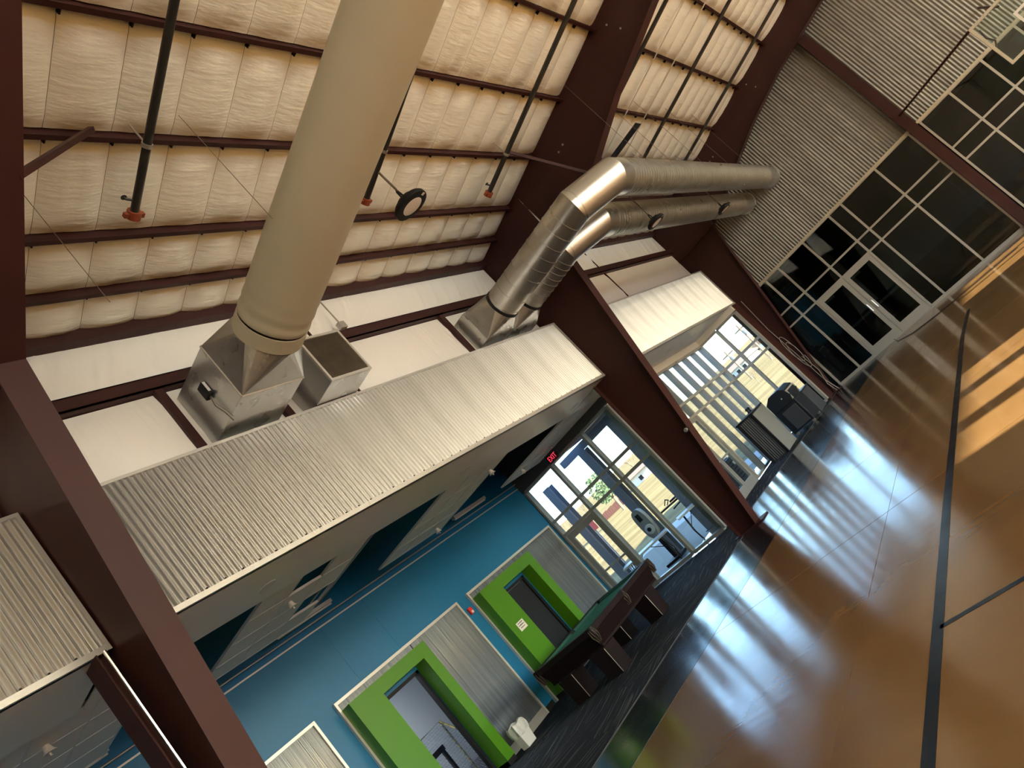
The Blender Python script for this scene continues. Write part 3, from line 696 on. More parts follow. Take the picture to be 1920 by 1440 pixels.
# long glazing of the far bay
XG = -7.73
ysg = [14.42 + 0.775 * k for k in range(10)]
glaze('window_2', 'x', XG, ysg, [0.07, 2.22, 2.62, 3.62], skip=((2, 0), (3, 0)), m=M_alum, dp=0.17, fw=0.065, gaps=((3, 2.2),))
d4 = empty('door_4', (XG, ysg[2], 0), kind='structure')
door_leaf(d4, 'x', XG, ysg[2] + 0.03, ysg[3] - 0.005, M_alud, M_glass, 0, st=0.09); door_leaf(d4, 'x', XG, ysg[3] + 0.005, ysg[4] - 0.03, M_alud, M_glass, 0, st=0.09)
glaze('window_3', 'y', 21.4, [XG + 0.05, -6.99, -6.20], [0.07, 2.22, 2.62, 3.62], m=M_alum, dp=0.14, fw=0.075)
tr6 = empty('trim_6', kind='structure'); part('head', MB().box(XG - 0.08, XG + 0.08, 14.4, 21.48, 3.65, 3.83), M_white, tr6); part('head', MB().box(XG + 0.08, -6.16, 21.32, 21.48, 3.65, 3.83), M_white, tr6); part('return', MB().box(-6.24, -6.16, 21.48, 22.1, 0, 3.82), M_steel, tr6)
# end wall storefront
ux = [-5.93, -5.21, -4.70, -3.73, -2.76, -2.33, -1.15, -0.04]
glaze('window_4', 'y', YE, ux, [0.06, 2.22, 2.65, 3.70], skip=((2, 0), (3, 0)), gm=M_glassd, gaps=((3, 2.2),))
glaze('window_5', 'y', YE, [0.32, 1.20, 2.11, 3.02, 3.93, 4.84, 6.0, 7.5, 9.0, 10.5, 11.9], [0.06, 2.22, 2.65, 3.70], gm=M_glassd)
d5 = empty('door_5', (-3.73, YE, 0), kind='structure')
for s_ in (-1, 1):
    u0, u1 = (-4.665, -3.735) if s_ < 0 else (-3.725, -2.795)
    lf = door_leaf(d5, 'y', YE - 0.03, u0, u1, M_alum, M_glassd, 0, st=0.125, bot=0.27, top=0.14, bar=False)
    xh = -3.73 + s_ * 0.085
    part('pull', MB().tube([(xh, YE - 0.06, 1.24), (xh, YE - 0.13, 1.22), (xh, YE - 0.13, 0.98), (xh, YE - 0.06, 0.96)], 0.014, 8), M_chrome, lf, smooth=True)
    part('panic_bar', MB().box(u0 + 0.13, u1 - 0.13, YE + 0.02, YE + 0.06, 0.98, 1.05), M_alud, lf)
    part('closer', MB().box(u0 + 0.14, u0 + 0.42, YE + 0.02, YE + 0.06, 1.98, 2.05), M_alum, lf)
we = empty('wall_end', kind='structure')
part('base_plate', MB().box(-5.95, XR, YE - 0.07, YE + 0.07, 0.0, 0.05), M_alum, we)
part('head_trim', MB().box(-6.0, XR, YE - 0.09, YE + 0.07, 3.70, 3.77), M_skin, we)
part('backing', MB().box(-6.6, XR, YE + 0.10, YE + 0.22, 3.72, 10.0), M_dark, we)
def corr_y(x0, npit, y, z0, z1f, amp=0.009, pit=0.084, seg=8):
    mb = MB(); n = npit * seg
    for i in range(n + 1):
        x = x0 + pit * i / seg; dy = amp * math.sin(2 * PI * i / seg)
        mb.v += [(x, y + dy, z0), (x, y + dy, z1f(x))]
    for i in range(n): a = 2 * i; mb.f.append((a, a + 2, a + 3, a + 1))
    return mb
x = -6.4
while x < XR - 0.2:
    npit = min(11, int((XR - x) / 0.084))
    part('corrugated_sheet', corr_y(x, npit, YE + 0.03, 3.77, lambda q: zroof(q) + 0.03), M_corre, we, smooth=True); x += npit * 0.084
po = empty('steel_post', (0.13, YE - 0.14, 0), 'brown steel post rising through the glazed end wall', 'post')
part('web', MB().box(0.12, 0.14, YE - 0.24, YE - 0.02, 0.02, 7.50), M_steel, po); part('flange', MB().box(0.0, 0.26, YE - 0.26, YE - 0.24, 0.02, 7.50), M_steel, po); part('flange', MB().box(0.0, 0.26, YE - 0.03, YE - 0.01, 0.02, 7.50), M_steel, po)
part('base', MB().box(-0.05, 0.31, YE - 0.30, YE, 0, 0.03), M_steel, po)
# dark rooms behind the storefront
rr = empty('wall_rear_room', kind='structure')
part('back', MB().box(-6.3, -3.9, 28.4, 28.5, 0, 4.0), M_navy, rr); part('back', MB().box(-3.9, -0.4, 27.4, 27.5, 0, 4.0), M_dgreen, rr); part('back', MB().box(-0.4, XR, 29.0, 29.1, 0, 4.0), M_navy, rr)
part('side', MB().box(-6.4, -6.28, YE + 0.1, 28.5, 0, 4.0).box(XR, XR + 0.1, YE, 29.1, 0, 4.0).box(-3.95, -3.85, 27.4, 28.5, 0, 4.0).box(-0.45, -0.35, 27.4, 29.1, 0, 4.0), M_navy, rr)
part('lid', MB().box(-6.4, XR, YE + 0.1, 29.1, 4.0, 4.1), M_plen, rr); part('room_floor', MB().box(-6.3, XR, YE + 0.08, 29.0, -0.06, 0.0), M_dfloor, rr)

# ------------------------------------------------------------------ glazed side wall (source of the sun patches, upper panels added for fill) and back wall
wr = empty('wall_right', kind='structure')
HT = 13.9 * SUN_TAN
sh = 1.385
lit = [(7.84, 8.82), (9.24, 10.22), (10.60, 11.57), (18.2, 19.35), (19.5, 20.3), (20.45, 21.25)]
tall = [(a - sh, b - sh) for a, b in lit]
def wallpiece(y0, y1, z0, z1): part('wall_panel', MB().box(XR, XR + 0.14, y0, y1, z0, z1), M_wall, wr)
wallpiece(-9.5, 22.6, 0, 0.3)
ZL = 3.7  # head of the unseen low openings, raised to let more daylight in
ycur = -9.5
for (a, b) in tall + [(22.6, 22.6)]:
    if a - ycur > 0.01: wallpiece(ycur, a, ZL, HT)
    ycur = b
wallpiece(-9.5, 22.6, HT, HT + 0.12); wallpiece(-9.5, 22.6, 7.15, 7.9)
for k in range(20): part('added_fill_rail', MB().box(XR, XR + 0.04, -9.5 + 1.605 * k - 0.03, -9.5 + 1.605 * k + 0.03, HT + 0.12, 7.15), M_alum, wr); part('added_fill_panel', MB().box(XR + 0.04, XR + 0.07, -9.5 + 1.605 * k, -9.5 + 1.605 * (k + 1), HT + 0.115, 7.16), M_kal, wr)  # unseen translucent panels, added to spread diffuse daylight into the hall
yy = -9.5
while yy < 22.4: wallpiece(yy, yy + 0.16, 0.3, ZL); yy += 1.9
wk = empty('wall_behind_camera', kind='structure'); part('panel', MB().box(-15.2, XR, -9.7, -9.5, 0, 9.2), M_wall, wk)
part('panel', MB().box(-15.2, -15.0, -9.5, 14.4, 0, 5.0).box(-15.2, -11.0, 14.2, 14.36, 0, 5.0), M_plen, wk)

# ------------------------------------------------------------------ beige duct from its galvanized plenum
def strip_seams(mb, p, q, r, n, k=28):
    p, q = Vector(p), Vector(q)
    for i in range(n):
        t = (i + 0.5) / n; c = p.lerp(q, t); d = (q - p).normalized() * 0.006
        mb.tube([c - d, c + d], r, k)
    return mb
bd = empty('beige_round_duct', (-6.44, 5.3, 5.4), 'big beige round duct rising from a galvanized box on the side wall', 'duct')
bx0, bx1, by0, by1, bz0, bz1 = -6.46, -5.60, 4.85, 5.72, 5.37, 6.12
part('plenum_box', MB().box(bx0, bx1, by0, by1, bz0, bz1), M_galvd, bd, bevel=0.006)
seam = MB()
for (a, b) in (((bx1, by0, bz0), (bx1, by1, bz0)), ((bx1, by0, bz0), (bx1, by0, bz1)), ((bx1, by1, bz0), (bx1, by1, bz1)), ((bx1, by0, bz1), (bx1, by1, bz1))): seam.tube([a, b], 0.012, 5)
part('seam_bead', seam, M_rod, bd)
DC = Vector((-5.16, 5.33, 5.80)); DR = 0.375; DDIR = Vector((1, 0, 0.115)).normalized()
# square to round transition, faceted with four flat triangles
K = 32; tv = MB(); ring = []
for j in range(K):
    an = 2 * PI * j / K; ring.append((DC.x, DC.y + DR * math.cos(an), DC.z + DR * math.sin(an)))
cor = [(bx1, by1, bz1), (bx1, by0, bz1), (bx1, by0, bz0), (bx1, by1, bz0)]
tv.v = ring + cor
for q in range(4):
    for j in range(q * 8, q * 8 + 8): tv.f.append((j, (j + 1) % K, K + q))
    tv.f.append(((q * 8 + 8) % K, K + (q + 1) % 4, K + q))
part('transition', tv, M_galvd, bd)
part('collar', MB().tube([DC - DDIR * 0.02, DC + DDIR * 0.16], DR + 0.012, 40), M_duct, bd, smooth=True)
part('strap', MB().tube([DC + DDIR * 0.155, DC + DDIR * 0.20], DR - 0.004, 40), M_black, bd, smooth=True)
DE = DC + DDIR * 14.5
def dsleeve():
    mb = MB(); p0 = DC + DDIR * 0.195; n = 90; k = 40; path = []; rad = []
    for i in range(n + 1):
        t = i / n; path.append(p0.lerp(DE, t ** 1.6)); dd = (path[-1] - p0).length
        rad.append(DR + 0.012 + 0.006 * math.sin(dd * 38) * math.exp(-dd * 1.6))
    return mb.tube(path, DR, k, radii=rad)
part('fabric_sleeve', dsleeve(), M_duct, bd, smooth=True)
part('top_rail', MB().tube([DC + Vector((0.25, -0.252, 0.294)), DE + Vector((0, -0.252, 0.294))], 0.016, 6), M_duct, bd)
ct = empty('control_box', (-5.95, by0 - 0.05, 5.62), 'small black control box with wires on the side of the galvanized plenum', 'control box')
part('body', MB().box(-6.02, -5.90, by0 - 0.055, by0 - 0.001, 5.70, 5.88), M_black, ct, bevel=0.006); part('label_plate', MB().box(-5.898, -5.896, by0 - 0.045, by0 - 0.012, 5.74, 5.87), M_paper, ct)
part('wire', MB().tube([(-5.96, by0 - 0.03, 5.70), (-5.97, by0 - 0.04, 5.58), (-5.94, by0 - 0.02, 5.45), (-5.90, by0 - 0.03, 5.30)], 0.006, 5), M_wire, ct); part('wire', MB().tube([(-5.94, by0 - 0.03, 5.70), (-5.93, by0 - 0.04, 5.56), (-5.90, by0 - 0.02, 5.44), (-5.86, by0 - 0.03, 5.32)], 0.005, 5), M_rod, ct)
# return air box with dusty grille
ra = empty('return_air_box', (-6.46, 6.55, 5.3), 'galvanized return air box with a dusty brown grille beside the beige duct', 'air box')
part('body', MB().box(-6.46, -5.77, 6.20, 6.92, 5.30, 6.02), M_galvd, ra, bevel=0.005)
part('frame', MB().box(-5.77, -5.745, 6.20, 6.92, 5.30, 5.335).box(-5.77, -5.745, 6.20, 6.92, 5.985, 6.02).box(-5.77, -5.745, 6.20, 6.235, 5.335, 5.985).box(-5.77, -5.745, 6.885, 6.92, 5.335, 5.985), M_trim, ra)
gm = MB()
for k in range(46):
    z = 5.338 + 0.0141 * k; gm.box(-5.768, -5.752, 6.235, 6.885, z, z + 0.007)
part('grille', gm, M_grill, ra, kind='stuff')
jb = empty('junction_box', (-6.36, 7.75, 6.42), 'grey junction box with a thin conduit on the girt above the return air box', 'junction box')
part('box', MB().box(-6.37, -6.29, 7.69, 7.81, 6.42, 6.54), M_rod, jb, bevel=0.006); part('conduit', MB().tube([(-6.33, 7.75, 6.54), (-6.33, 7.74, 7.25)], 0.012, 8), M_rod, jb, smooth=True)

# ------------------------------------------------------------------ twin galvanized ducts
pz0, pz1 = 5.38, 6.02
pl = empty('twin_duct_plenum', (-6.46, 10.2, 5.38), 'galvanized plenum with two square to round boots behind the long fascia', 'plenum box')
part('box', MB().box(-6.46, -6.17, 10.18, 11.95, pz0, pz1), M_galvd, pl, bevel=0.005)
R2 = 0.30
def boot(yc, ya, yb):
    t = MB(); c = Vector((-5.72, yc, 5.70))
    t.v = [(c.x, c.y + R2 * math.cos(2 * PI * j / K), c.z + R2 * math.sin(2 * PI * j / K)) for j in range(K)] + [(-6.17, yb, pz1), (-6.17, ya, pz1), (-6.17, ya, pz0), (-6.17, yb, pz0)]
    for q in range(4):
        for j in range(q * 8, q * 8 + 8): t.f.append((j, (j + 1) % K, K + q))
        t.f.append(((q * 8 + 8) % K, K + (q + 1) % 4, K + q))
    part('boot', t, M_galvd, pl)
boot(10.62, 10.20, 11.05); boot(11.48, 11.07, 11.93)
def gduct(yc, xe, label):
    d = empty('galvanized_duct', (-5.72, yc, 5.4), label, 'duct', 'twin galvanized round ducts')
    z = 5.70; c = 0.42
    p0 = (-5.72, yc, z); a = (xe - c * 1.35, yc, z); b = (xe, yc + c * 1.35, z); e = (xe, YE + 0.02, z)
    mid = Vector(a).lerp(Vector(b), 0.5)
    path = [p0, a, b, e]
    # one mitred run split into its three segments
    full = MB().tube(path, R2, 36, caps=False)
    for i, nm_ in enumerate(('inlet_run', 'elbow_gore', 'long_run')):
        s_ = MB(); s_.v = full.v[i * 36:(i + 2) * 36]; s_.f = [(j, (j + 1) % 36, 36 + (j + 1) % 36, 36 + j) for j in range(36)]
        part(nm_, s_, M_galv, d, smooth=True)
    rb = MB(); n = 9
    for i in range(n):
        t = (i + 0.4) / n; q = Vector(p0).lerp(Vector(a), t * 0.95); rb.tube([q - Vector((0.005, 0, 0)), q + Vector((0.006, 0, 0))], R2 + 0.008, 36)
    L_ = (Vector(e) - Vector(b)).length; n = int(L_ / 0.115)
    for i in range(3, n - 8):
        q = Vector(b).lerp(Vector(e), i / n); rb.tube([q - Vector((0, 0.010, 0)), q + Vector((0, 0.010, 0))], R2 + 0.012, 36)
    part('spiral_rib', rb, M_galv, d, smooth=True, kind='stuff')
    part('wall_collar', MB().tube([(xe, YE - 0.06, z), (xe, YE - 0.02, z)], R2 + 0.03, 36), M_galvd, d, smooth=True)
    part('inlet_collar', MB().tube([(-5.74, yc, z), (-5.69, yc, z)], R2 + 0.014, 36), M_black, d, smooth=True)
    part('sealed_seam', MB().tube([Vector(a).lerp(Vector(b), -0.02), Vector(a).lerp(Vector(b), 0.005)], R2 + 0.004, 36), M_galvd, d, smooth=True)
gduct(10.62, -3.02, 'upper galvanized round duct, the one with the larger elbow turning to the end wall')
gduct(11.48, -3.98, 'lower galvanized round duct tucked behind the larger one')

# ------------------------------------------------------------------ sprinkler pipes under the roof
def spipe(y, x0, x1, label, dz=0.37, r=0.042, end=True):
    p = empty('sprinkler_pipe', (x0, y, zroof(x0) - dz), label, 'pipe', 'black sprinkler branch pipes under the roof')
    A = Vector((x0, y, zroof(x0) - dz)); B = Vector((x1, y, zroof(x1) - dz)); d = (B - A).normalized()
    part('pipe', MB().tube([A, B], r, 12), M_pipe, p, smooth=True)
    if end:
        part('coupling', MB().tube([A - d * 0.035, A + d * 0.05], r + 0.028, 12).box(A.x - 0.02, A.x + 0.03, y - 0.105, y + 0.105, A.z - 0.022, A.z + 0.022), M_orange, p)
        q = A + d * 0.16; part('sprinkler', MB().tube([q, q + Vector((0, -0.09, 0.03)), q + Vector((0, -0.10, 0.05))], 0.014, 6).lathe((q.x, y - 0.10, q.z + 0.05), [(0.03, 0), (0.03, 0.008)], 10), M_pipe, p)
    h = A + d * 0.75
    part('hanger', MB().tube([h + Vector((0, 0, -r)), Vector((h.x, y, zroof(h.x) - 0.06))], 0.010, 6), M_rod, p); part('clamp', MB().tube([h - d * 0.02, h + d * 0.02], r + 0.012, 12), M_rod, p, smooth=True)
spipe(4.47, -4.69, 2.6, 'black sprinkler pipe nearest the picture left edge, with an orange end coupling')
spipe(7.85, -4.64, 2.6, 'black sprinkler pipe mostly hidden beside the beige duct')
spipe(10.95, -4.60, 2.6, 'black sprinkler pipe ending just before the middle frame')
spipe(14.1, -4.60, 2.6, 'black sprinkler pipe just beyond the middle frame'); spipe(17.2, -4.60, 2.6, 'black sprinkler pipe halfway between the two far frames'); spipe(20.3, -4.60, 2.6, 'black sprinkler pipe closest to the end wall')
solo('conduit_channel', MB().box(-4.6, -3.0, 15.55, 15.85, 7.44, 7.46), M_spk, (-4.6, 15.55, 7.44), 'dark wide cable channel under the roof above the twin ducts', 'cable tray')
for (y, l) in ((15.3, 'pale thin conduit under the roof, nearer of two beyond the middle frame'), (16.4, 'pale thin conduit under the roof, farther of two beyond the middle frame')):
    rod('roof_conduit', [(-4.4, y, zroof(-4.4) - 0.2), (2.0, y, zroof(2.0) - 0.2)], 0.014, M_trim, l, 'conduit', 'roof conduits beyond the middle frame')

# vertical hanger wires
def wire(x, y, z0, z1, l): rod('hanger_wire', [(x, y, z0), (x, y, z1)], 0.0035, M_wire, l, 'wire', 'thin hanger wires under the roof', 5)
wire(-4.68, 3.6, 6.1, zroof(-4.68), 'thin hanger wire at the picture left edge')
for (x, l) in ((-3.8, 'first'), (-1.6, 'second'), (0.6, 'third')):
    zc = DC.z + (x - DC.x) * 0.115; wire(x, 5.33 - 0.385, zc + 0.1, zroof(x) - 0.1, l + ' thin hanger wire on the near side of the beige duct')
for (y, l) in ((12.35, 'just before the middle frame'), (13.6, 'just beyond the middle frame'), (15.6, 'midway'), (17.6, 'farther along'), (19.6, 'near the end wall')):
    wire(-3.02 + 0.31, y, 5.75, zroof(-2.71) - 0.1, 'thin hanger wire on the upper galvanized duct, ' + l)
    if y > 13: wire(-3.98 - 0.31, y + 0.3, 5.75, zroof(-4.29) - 0.1, 'thin hanger wire on the lower galvanized duct, ' + l)

# ------------------------------------------------------------------ high bay lamps
def highbay(x, y, z, ztop, label, tilt=(0, 0, 0), k=1.0):
    h = empty('high_bay_lamp', (x, y, z), label, 'lamp', 'round high bay lamps'); h.rotation_euler = tilt; h.scale = (k, k, k); ztop = z + (ztop - z) / k
    part('housing', MB().lathe((0, 0, 0), [(0.10, 0.085), (0.12, 0.06), (0.165, 0.045), (0.185, 0.02), (0.185, -0.01), (0.165, -0.02), (0.13, -0.02)], 32), M_black, h, local=True, smooth=True)
    part('lens', MB().lathe((0, 0, 0), [(0.128, -0.015), (0.10, -0.024), (0.02, -0.026)], 28), M_lens, h, local=True, smooth=True)
    part('hook', MB().tube([(0, -0.06, 0.08), (0, -0.05, 0.17), (0, 0, 0.21), (0, 0.05, 0.17), (0, 0.06, 0.08)], 0.010, 6), M_black, h, local=True)
    part('sticker', MB().box(0.14, 0.175, -0.02, 0.02, -0.0215, -0.0205), M_paper, h, local=True)
    part('cable', MB().tube([(0, 0, 0.21), (0, 0.02, (ztop - z) * 0.5), (0, 0, ztop - z)], 0.012, 6), M_wire, h, local=True)
highbay(-4.19, 7.88, 6.58, 7.235, 'round black high bay lamp beside the beige duct', (0.05, 0.0, 0.3), 1.4)
highbay(-3.55, 13.0, 5.10, 6.6, 'round black high bay lamp in front of the twin ducts, nearer one'); highbay(-3.50, 17.6, 5.15, 6.6, 'round black high bay lamp in front of the twin ducts, farther one')

# ------------------------------------------------------------------ column conduit, looped cable
rod('silver_conduit', [(-6.08, 2.60, 3.80), (-6.10, 2.60, 0.1)], 0.016, M_chrome, 'straight silver conduit on the nearest column', 'conduit')
solo('column_strut', MB().box(-6.46, -6.16, 2.56, 2.575, 0.0, 3.825).box(-6.32, -6.30, 2.575, 2.70, 0.0, 3.825), M_steel, (-6.46, 2.56, 0), 'brown steel strut under the soffit beside the nearest column', 'strut')
cb = [(-6.0, 21.95, 3.75), (-6.06, 21.93, 2.6), (-6.02, 21.92, 1.6), (-6.00, 21.92, 0.5), (-5.9, 21.9, 0.03)]
lc = empty('looped_cable', (-6.0, 21.9, 0), 'pale grey cable hanging in a loop on the farthest column', 'cable')
part('drop', MB().tube(cb, 0.010, 6), M_cordb, lc, smooth=True)
lp = MB(); pts = []
for k in range(41):
    a = 2 * PI * k / 20; pts.append((-6.0 + 0.10 * math.cos(a) + 0.03 * k / 40, 21.9 - 0.01 * (k % 3), 1.85 - 0.012 * k + 0.42 * math.sin(a)))
part('loop', lp.tube(pts, 0.010, 6), M_cordb, lc, smooth=True)
part('tail', MB().tube([(-5.95, 21.9, 1.4), (-5.90, 21.88, 0.8), (-6.02, 21.88, 0.35), (-5.96, 21.86, 0.04)], 0.010, 6), M_cordb, lc, smooth=True)
rod('floor_cable', [(-4.0, 22.3, 0.05), (-3.85, 21.6, 0.012), (-3.3, 20.6, 0.010), (-2.6, 20.2, 0.010), (-1.6, 20.0, 0.010), (-0.4, 19.95, 0.010)], 0.009, M_black, 'thin dark cable lying on the floor by the double door', 'cable')

# ------------------------------------------------------------------ basketball backboard
YB = 17.9
bk = empty('basketball_backboard', (2.84, YB, 2.85), 'clear glass basketball backboard with cream frame at the top right corner', 'backboard')
X0, X1, Z0, Z1 = 1.93, 3.76, 2.83, 3.90
part('glass', MB().box(X0 + 0.04, X1 - 0.04, YB - 0.006, YB + 0.006, Z0 + 0.04, Z1 - 0.04), M_board, bk)
part('frame', MB().box(X0, X1, YB - 0.03, YB + 0.03, Z0, Z0 + 0.055).box(X0, X1, YB - 0.03, YB + 0.03, Z1 - 0.055, Z1).box(X0, X0 + 0.055, YB - 0.03, YB + 0.03, Z0 + 0.055, Z1 - 0.055).box(X1 - 0.055, X1, YB - 0.03, YB + 0.03, Z0 + 0.055, Z1 - 0.055), M_skin, bk)
part('target_square', MB().box(2.54, 3.15, YB - 0.012, YB - 0.008, 3.02, 3.07).box(2.54, 3.15, YB - 0.012, YB - 0.008, 3.45, 3.50).box(2.54, 2.59, YB - 0.012, YB - 0.008, 3.07, 3.45).box(3.10, 3.15, YB - 0.012, YB - 0.008, 3.07, 3.45), M_plast, bk)
rg = []
for k in range(25): a = 2 * PI * k / 24; rg.append((2.845 + 0.228 * math.cos(a), YB - 0.38 + 0.228 * math.sin(a), 3.05))
part('rim', MB().tube(rg, 0.009, 8).box(2.77, 2.92, YB - 0.16, YB - 0.03, 3.0, 3.06), M_orange, bk)
part('brace', MB().tube([(1.98, YB + 0.03, 3.88), (0.16, YE - 0.27, 4.16)], 0.028, 8), M_steel, bk, smooth=True); part('brace', MB().tube([(2.5, YB + 0.03, 3.80), (2.9, YE - 0.02, 4.6)], 0.028, 8), M_steel, bk, smooth=True); part('brace', MB().tube([(3.70, YB + 0.03, 3.88), (5.5, YE - 0.02, 4.16)], 0.028, 8), M_steel, bk, smooth=True)
part('chain', MB().tube([(2.05, YB + 0.05, 3.75), (2.02, YB + 0.1, 3.55), (2.08, YB + 0.1, 3.4), (2.0, YB + 0.12, 3.28)], 0.018, 6), M_steel, bk)

# ------------------------------------------------------------------ pool table
pt = empty('pool_table', (-8.7, 10.45, 0), 'dark mahogany pool table with green cloth on block legs', 'pool table')
px0, px1, py0, py1, ptz = -9.50, -7.86, 9.20, 11.78, 0.84
part('bed', MB().box(px0 + 0.16, px1 - 0.16, py0 + 0.16, py1 - 0.16, 0.74, 0.79), M_felt, pt, label='pale green playing cloth')
def rail(a): part('rail', a, M_wood, pt, bevel=0.008)
rail(MB().box(px0, px0 + 0.13, py0 + 0.13, py1 - 0.13, 0.74, ptz)); rail(MB().box(px1 - 0.13, px1, py0 + 0.13, py1 - 0.13, 0.74, ptz)); rail(MB().box(px0 + 0.13, px1 - 0.13, py0, py0 + 0.13, 0.74, ptz)); rail(MB().box(px0 + 0.13, px1 - 0.13, py1 - 0.13, py1, 0.74, ptz))
ym = (py0 + py1) / 2
for b in ((px0 + 0.13, px0 + 0.18, py0 + 0.22, ym - 0.07), (px0 + 0.13, px0 + 0.18, ym + 0.07, py1 - 0.22), (px1 - 0.18, px1 - 0.13, py0 + 0.22, ym - 0.07), (px1 - 0.18, px1 - 0.13, ym + 0.07, py1 - 0.22), (px0 + 0.22, px1 - 0.22, py0 + 0.13, py0 + 0.18), (px0 + 0.22, px1 - 0.22, py1 - 0.18, py1 - 0.13)):
    part('cushion', MB().box(*b, 0.79, 0.83), M_rubber, pt)
def apron(p, q, inn):
    z1, z0 = 0.74, 0.50; return MB().hexa([(p[0] + inn[0], p[1] + inn[1], z0), (q[0] + inn[0], q[1] + inn[1], z0), (q[0], q[1], z1), (p[0], p[1], z1), (p[0] + inn[0] * 1.3, p[1] + inn[1] * 1.3, z0), (q[0] + inn[0] * 1.3, q[1] + inn[1] * 1.3, z0), (q[0] + inn[0] * 0.3, q[1] + inn[1] * 0.3, z1), (p[0] + inn[0] * 0.3, p[1] + inn[1] * 0.3, z1)])
cz = 0.14
part('apron', apron((px1 - 0.02, py0 + cz), (px1 - 0.02, py1 - cz), (-0.10, 0)), M_wood, pt); part('apron', apron((px0 + 0.02, py0 + cz), (px0 + 0.02, py1 - cz), (0.10, 0)), M_wood, pt)
part('apron', apron((px0 + cz, py0 + 0.02), (px1 - cz, py0 + 0.02), (0, 0.10)), M_wood, pt); part('apron', apron((px0 + cz, py1 - 0.02), (px1 - cz, py1 - 0.02), (0, -0.10)), M_wood, pt)
part('underframe', MB().box(px0 + 0.12, px1 - 0.12, py0 + 0.12, py1 - 0.12, 0.46, 0.74), M_wood, pt)
for (cx, cy) in ((px0, py0), (px1, py0), (px0, py1), (px1, py1)):
    sx = 1 if cx == px0 else -1; sy = 1 if cy == py0 else -1
    part('corner_cap', MB().prism([(cx, cy + sy * 0.13), (cx, cy + sy * 0.05), (cx + sx * 0.05, cy), (cx + sx * 0.13, cy), (cx + sx * 0.13, cy + sy * 0.13)], 'z', 0.745, ptz + 0.002), M_leather, pt)
for (cx, cy) in ((px0 + 0.06, py0 + 0.06), (px1 - 0.06, py0 + 0.06), (px0 + 0.06, py1 - 0.06), (px1 - 0.06, py1 - 0.06), (px0 + 0.06, ym), (px1 - 0.06, ym)):
    pk = part('pocket', MB().lathe((cx, cy, 0.70), [(0.055, 0.145), (0.068, 0.12), (0.062, 0.0), (0.035, -0.10), (0.015, -0.13)], 12), M_leather, pt, smooth=True)
    fr_ = MB()
    for k in range(9):
        a = 2 * PI * k / 9; fr_.tube([(cx + 0.066 * math.cos(a), cy + 0.066 * math.sin(a), 0.80), (cx + 0.072 * math.cos(a + 0.3), cy + 0.072 * math.sin(a + 0.3), 0.68), (cx + 0.03 * math.cos(a + 0.6), cy + 0.03 * math.sin(a + 0.6), 0.57)], 0.007, 4)
    part('fringe', fr_, M_fringe, pk)
LW = 0.36
for (lx, ly) in ((-9.14, 9.18), (-8.26, 9.18), (-9.14, 10.95), (-8.26, 10.95)):
    lg = part('leg', MB().hexa([(lx + 0.02, ly + 0.02, 0.009), (lx + LW - 0.02, ly + 0.02, 0.009), (lx + LW - 0.02, ly + LW - 0.02, 0.009), (lx + 0.02, ly + LW - 0.02, 0.009), (lx, ly, 0.47), (lx + LW, ly, 0.47), (lx + LW, ly + LW, 0.47), (lx, ly + LW, 0.47)]), M_wood, pt)
    part('edge_strip', MB().tube([(lx + LW - 0.02, ly + 0.02, 0.02), (lx + LW, ly, 0.46)], 0.005, 4), M_rod, lg)
# bin with liner
bn = empty('waste_bin', (-10.38, 9.0, 0), 'small white waste bin with a clear liner beside the open green portal', 'waste bin')
bc = (-10.38, 9.0, 0.009)
def rrect(c, w, d, z): return [(c[0] - w, c[1] - d, z), (c[0] + w, c[1] - d, z), (c[0] + w, c[1] + d, z), (c[0] - w, c[1] + d, z)]
part('tub', MB().hexa(rrect(bc, 0.09, 0.12, 0.009) + rrect(bc, 0.115, 0.15, 0.36)), M_plast, bn, bevel=0.01)
lin = MB(); lin.grid(lambda u, v: (bc[0] + (0.118 + 0.018 * math.sin(v * 3.1) + 0.008 * math.sin(u * 50)) * (1 if abs(math.cos(2 * PI * u)) < 0 else 1) * max(-1, min(1, 1.35 * math.cos(2 * PI * u))), bc[1] + (0.153 + 0.02 * math.sin(v * 3.1) + 0.01 * math.sin(u * 37)) * max(-1, min(1, 1.35 * math.sin(2 * PI * u))), 0.24 + 0.20 * v + 0.015 * math.sin(u * 31)), 40, 5)
part('liner', lin, M_bag, bn, smooth=True)

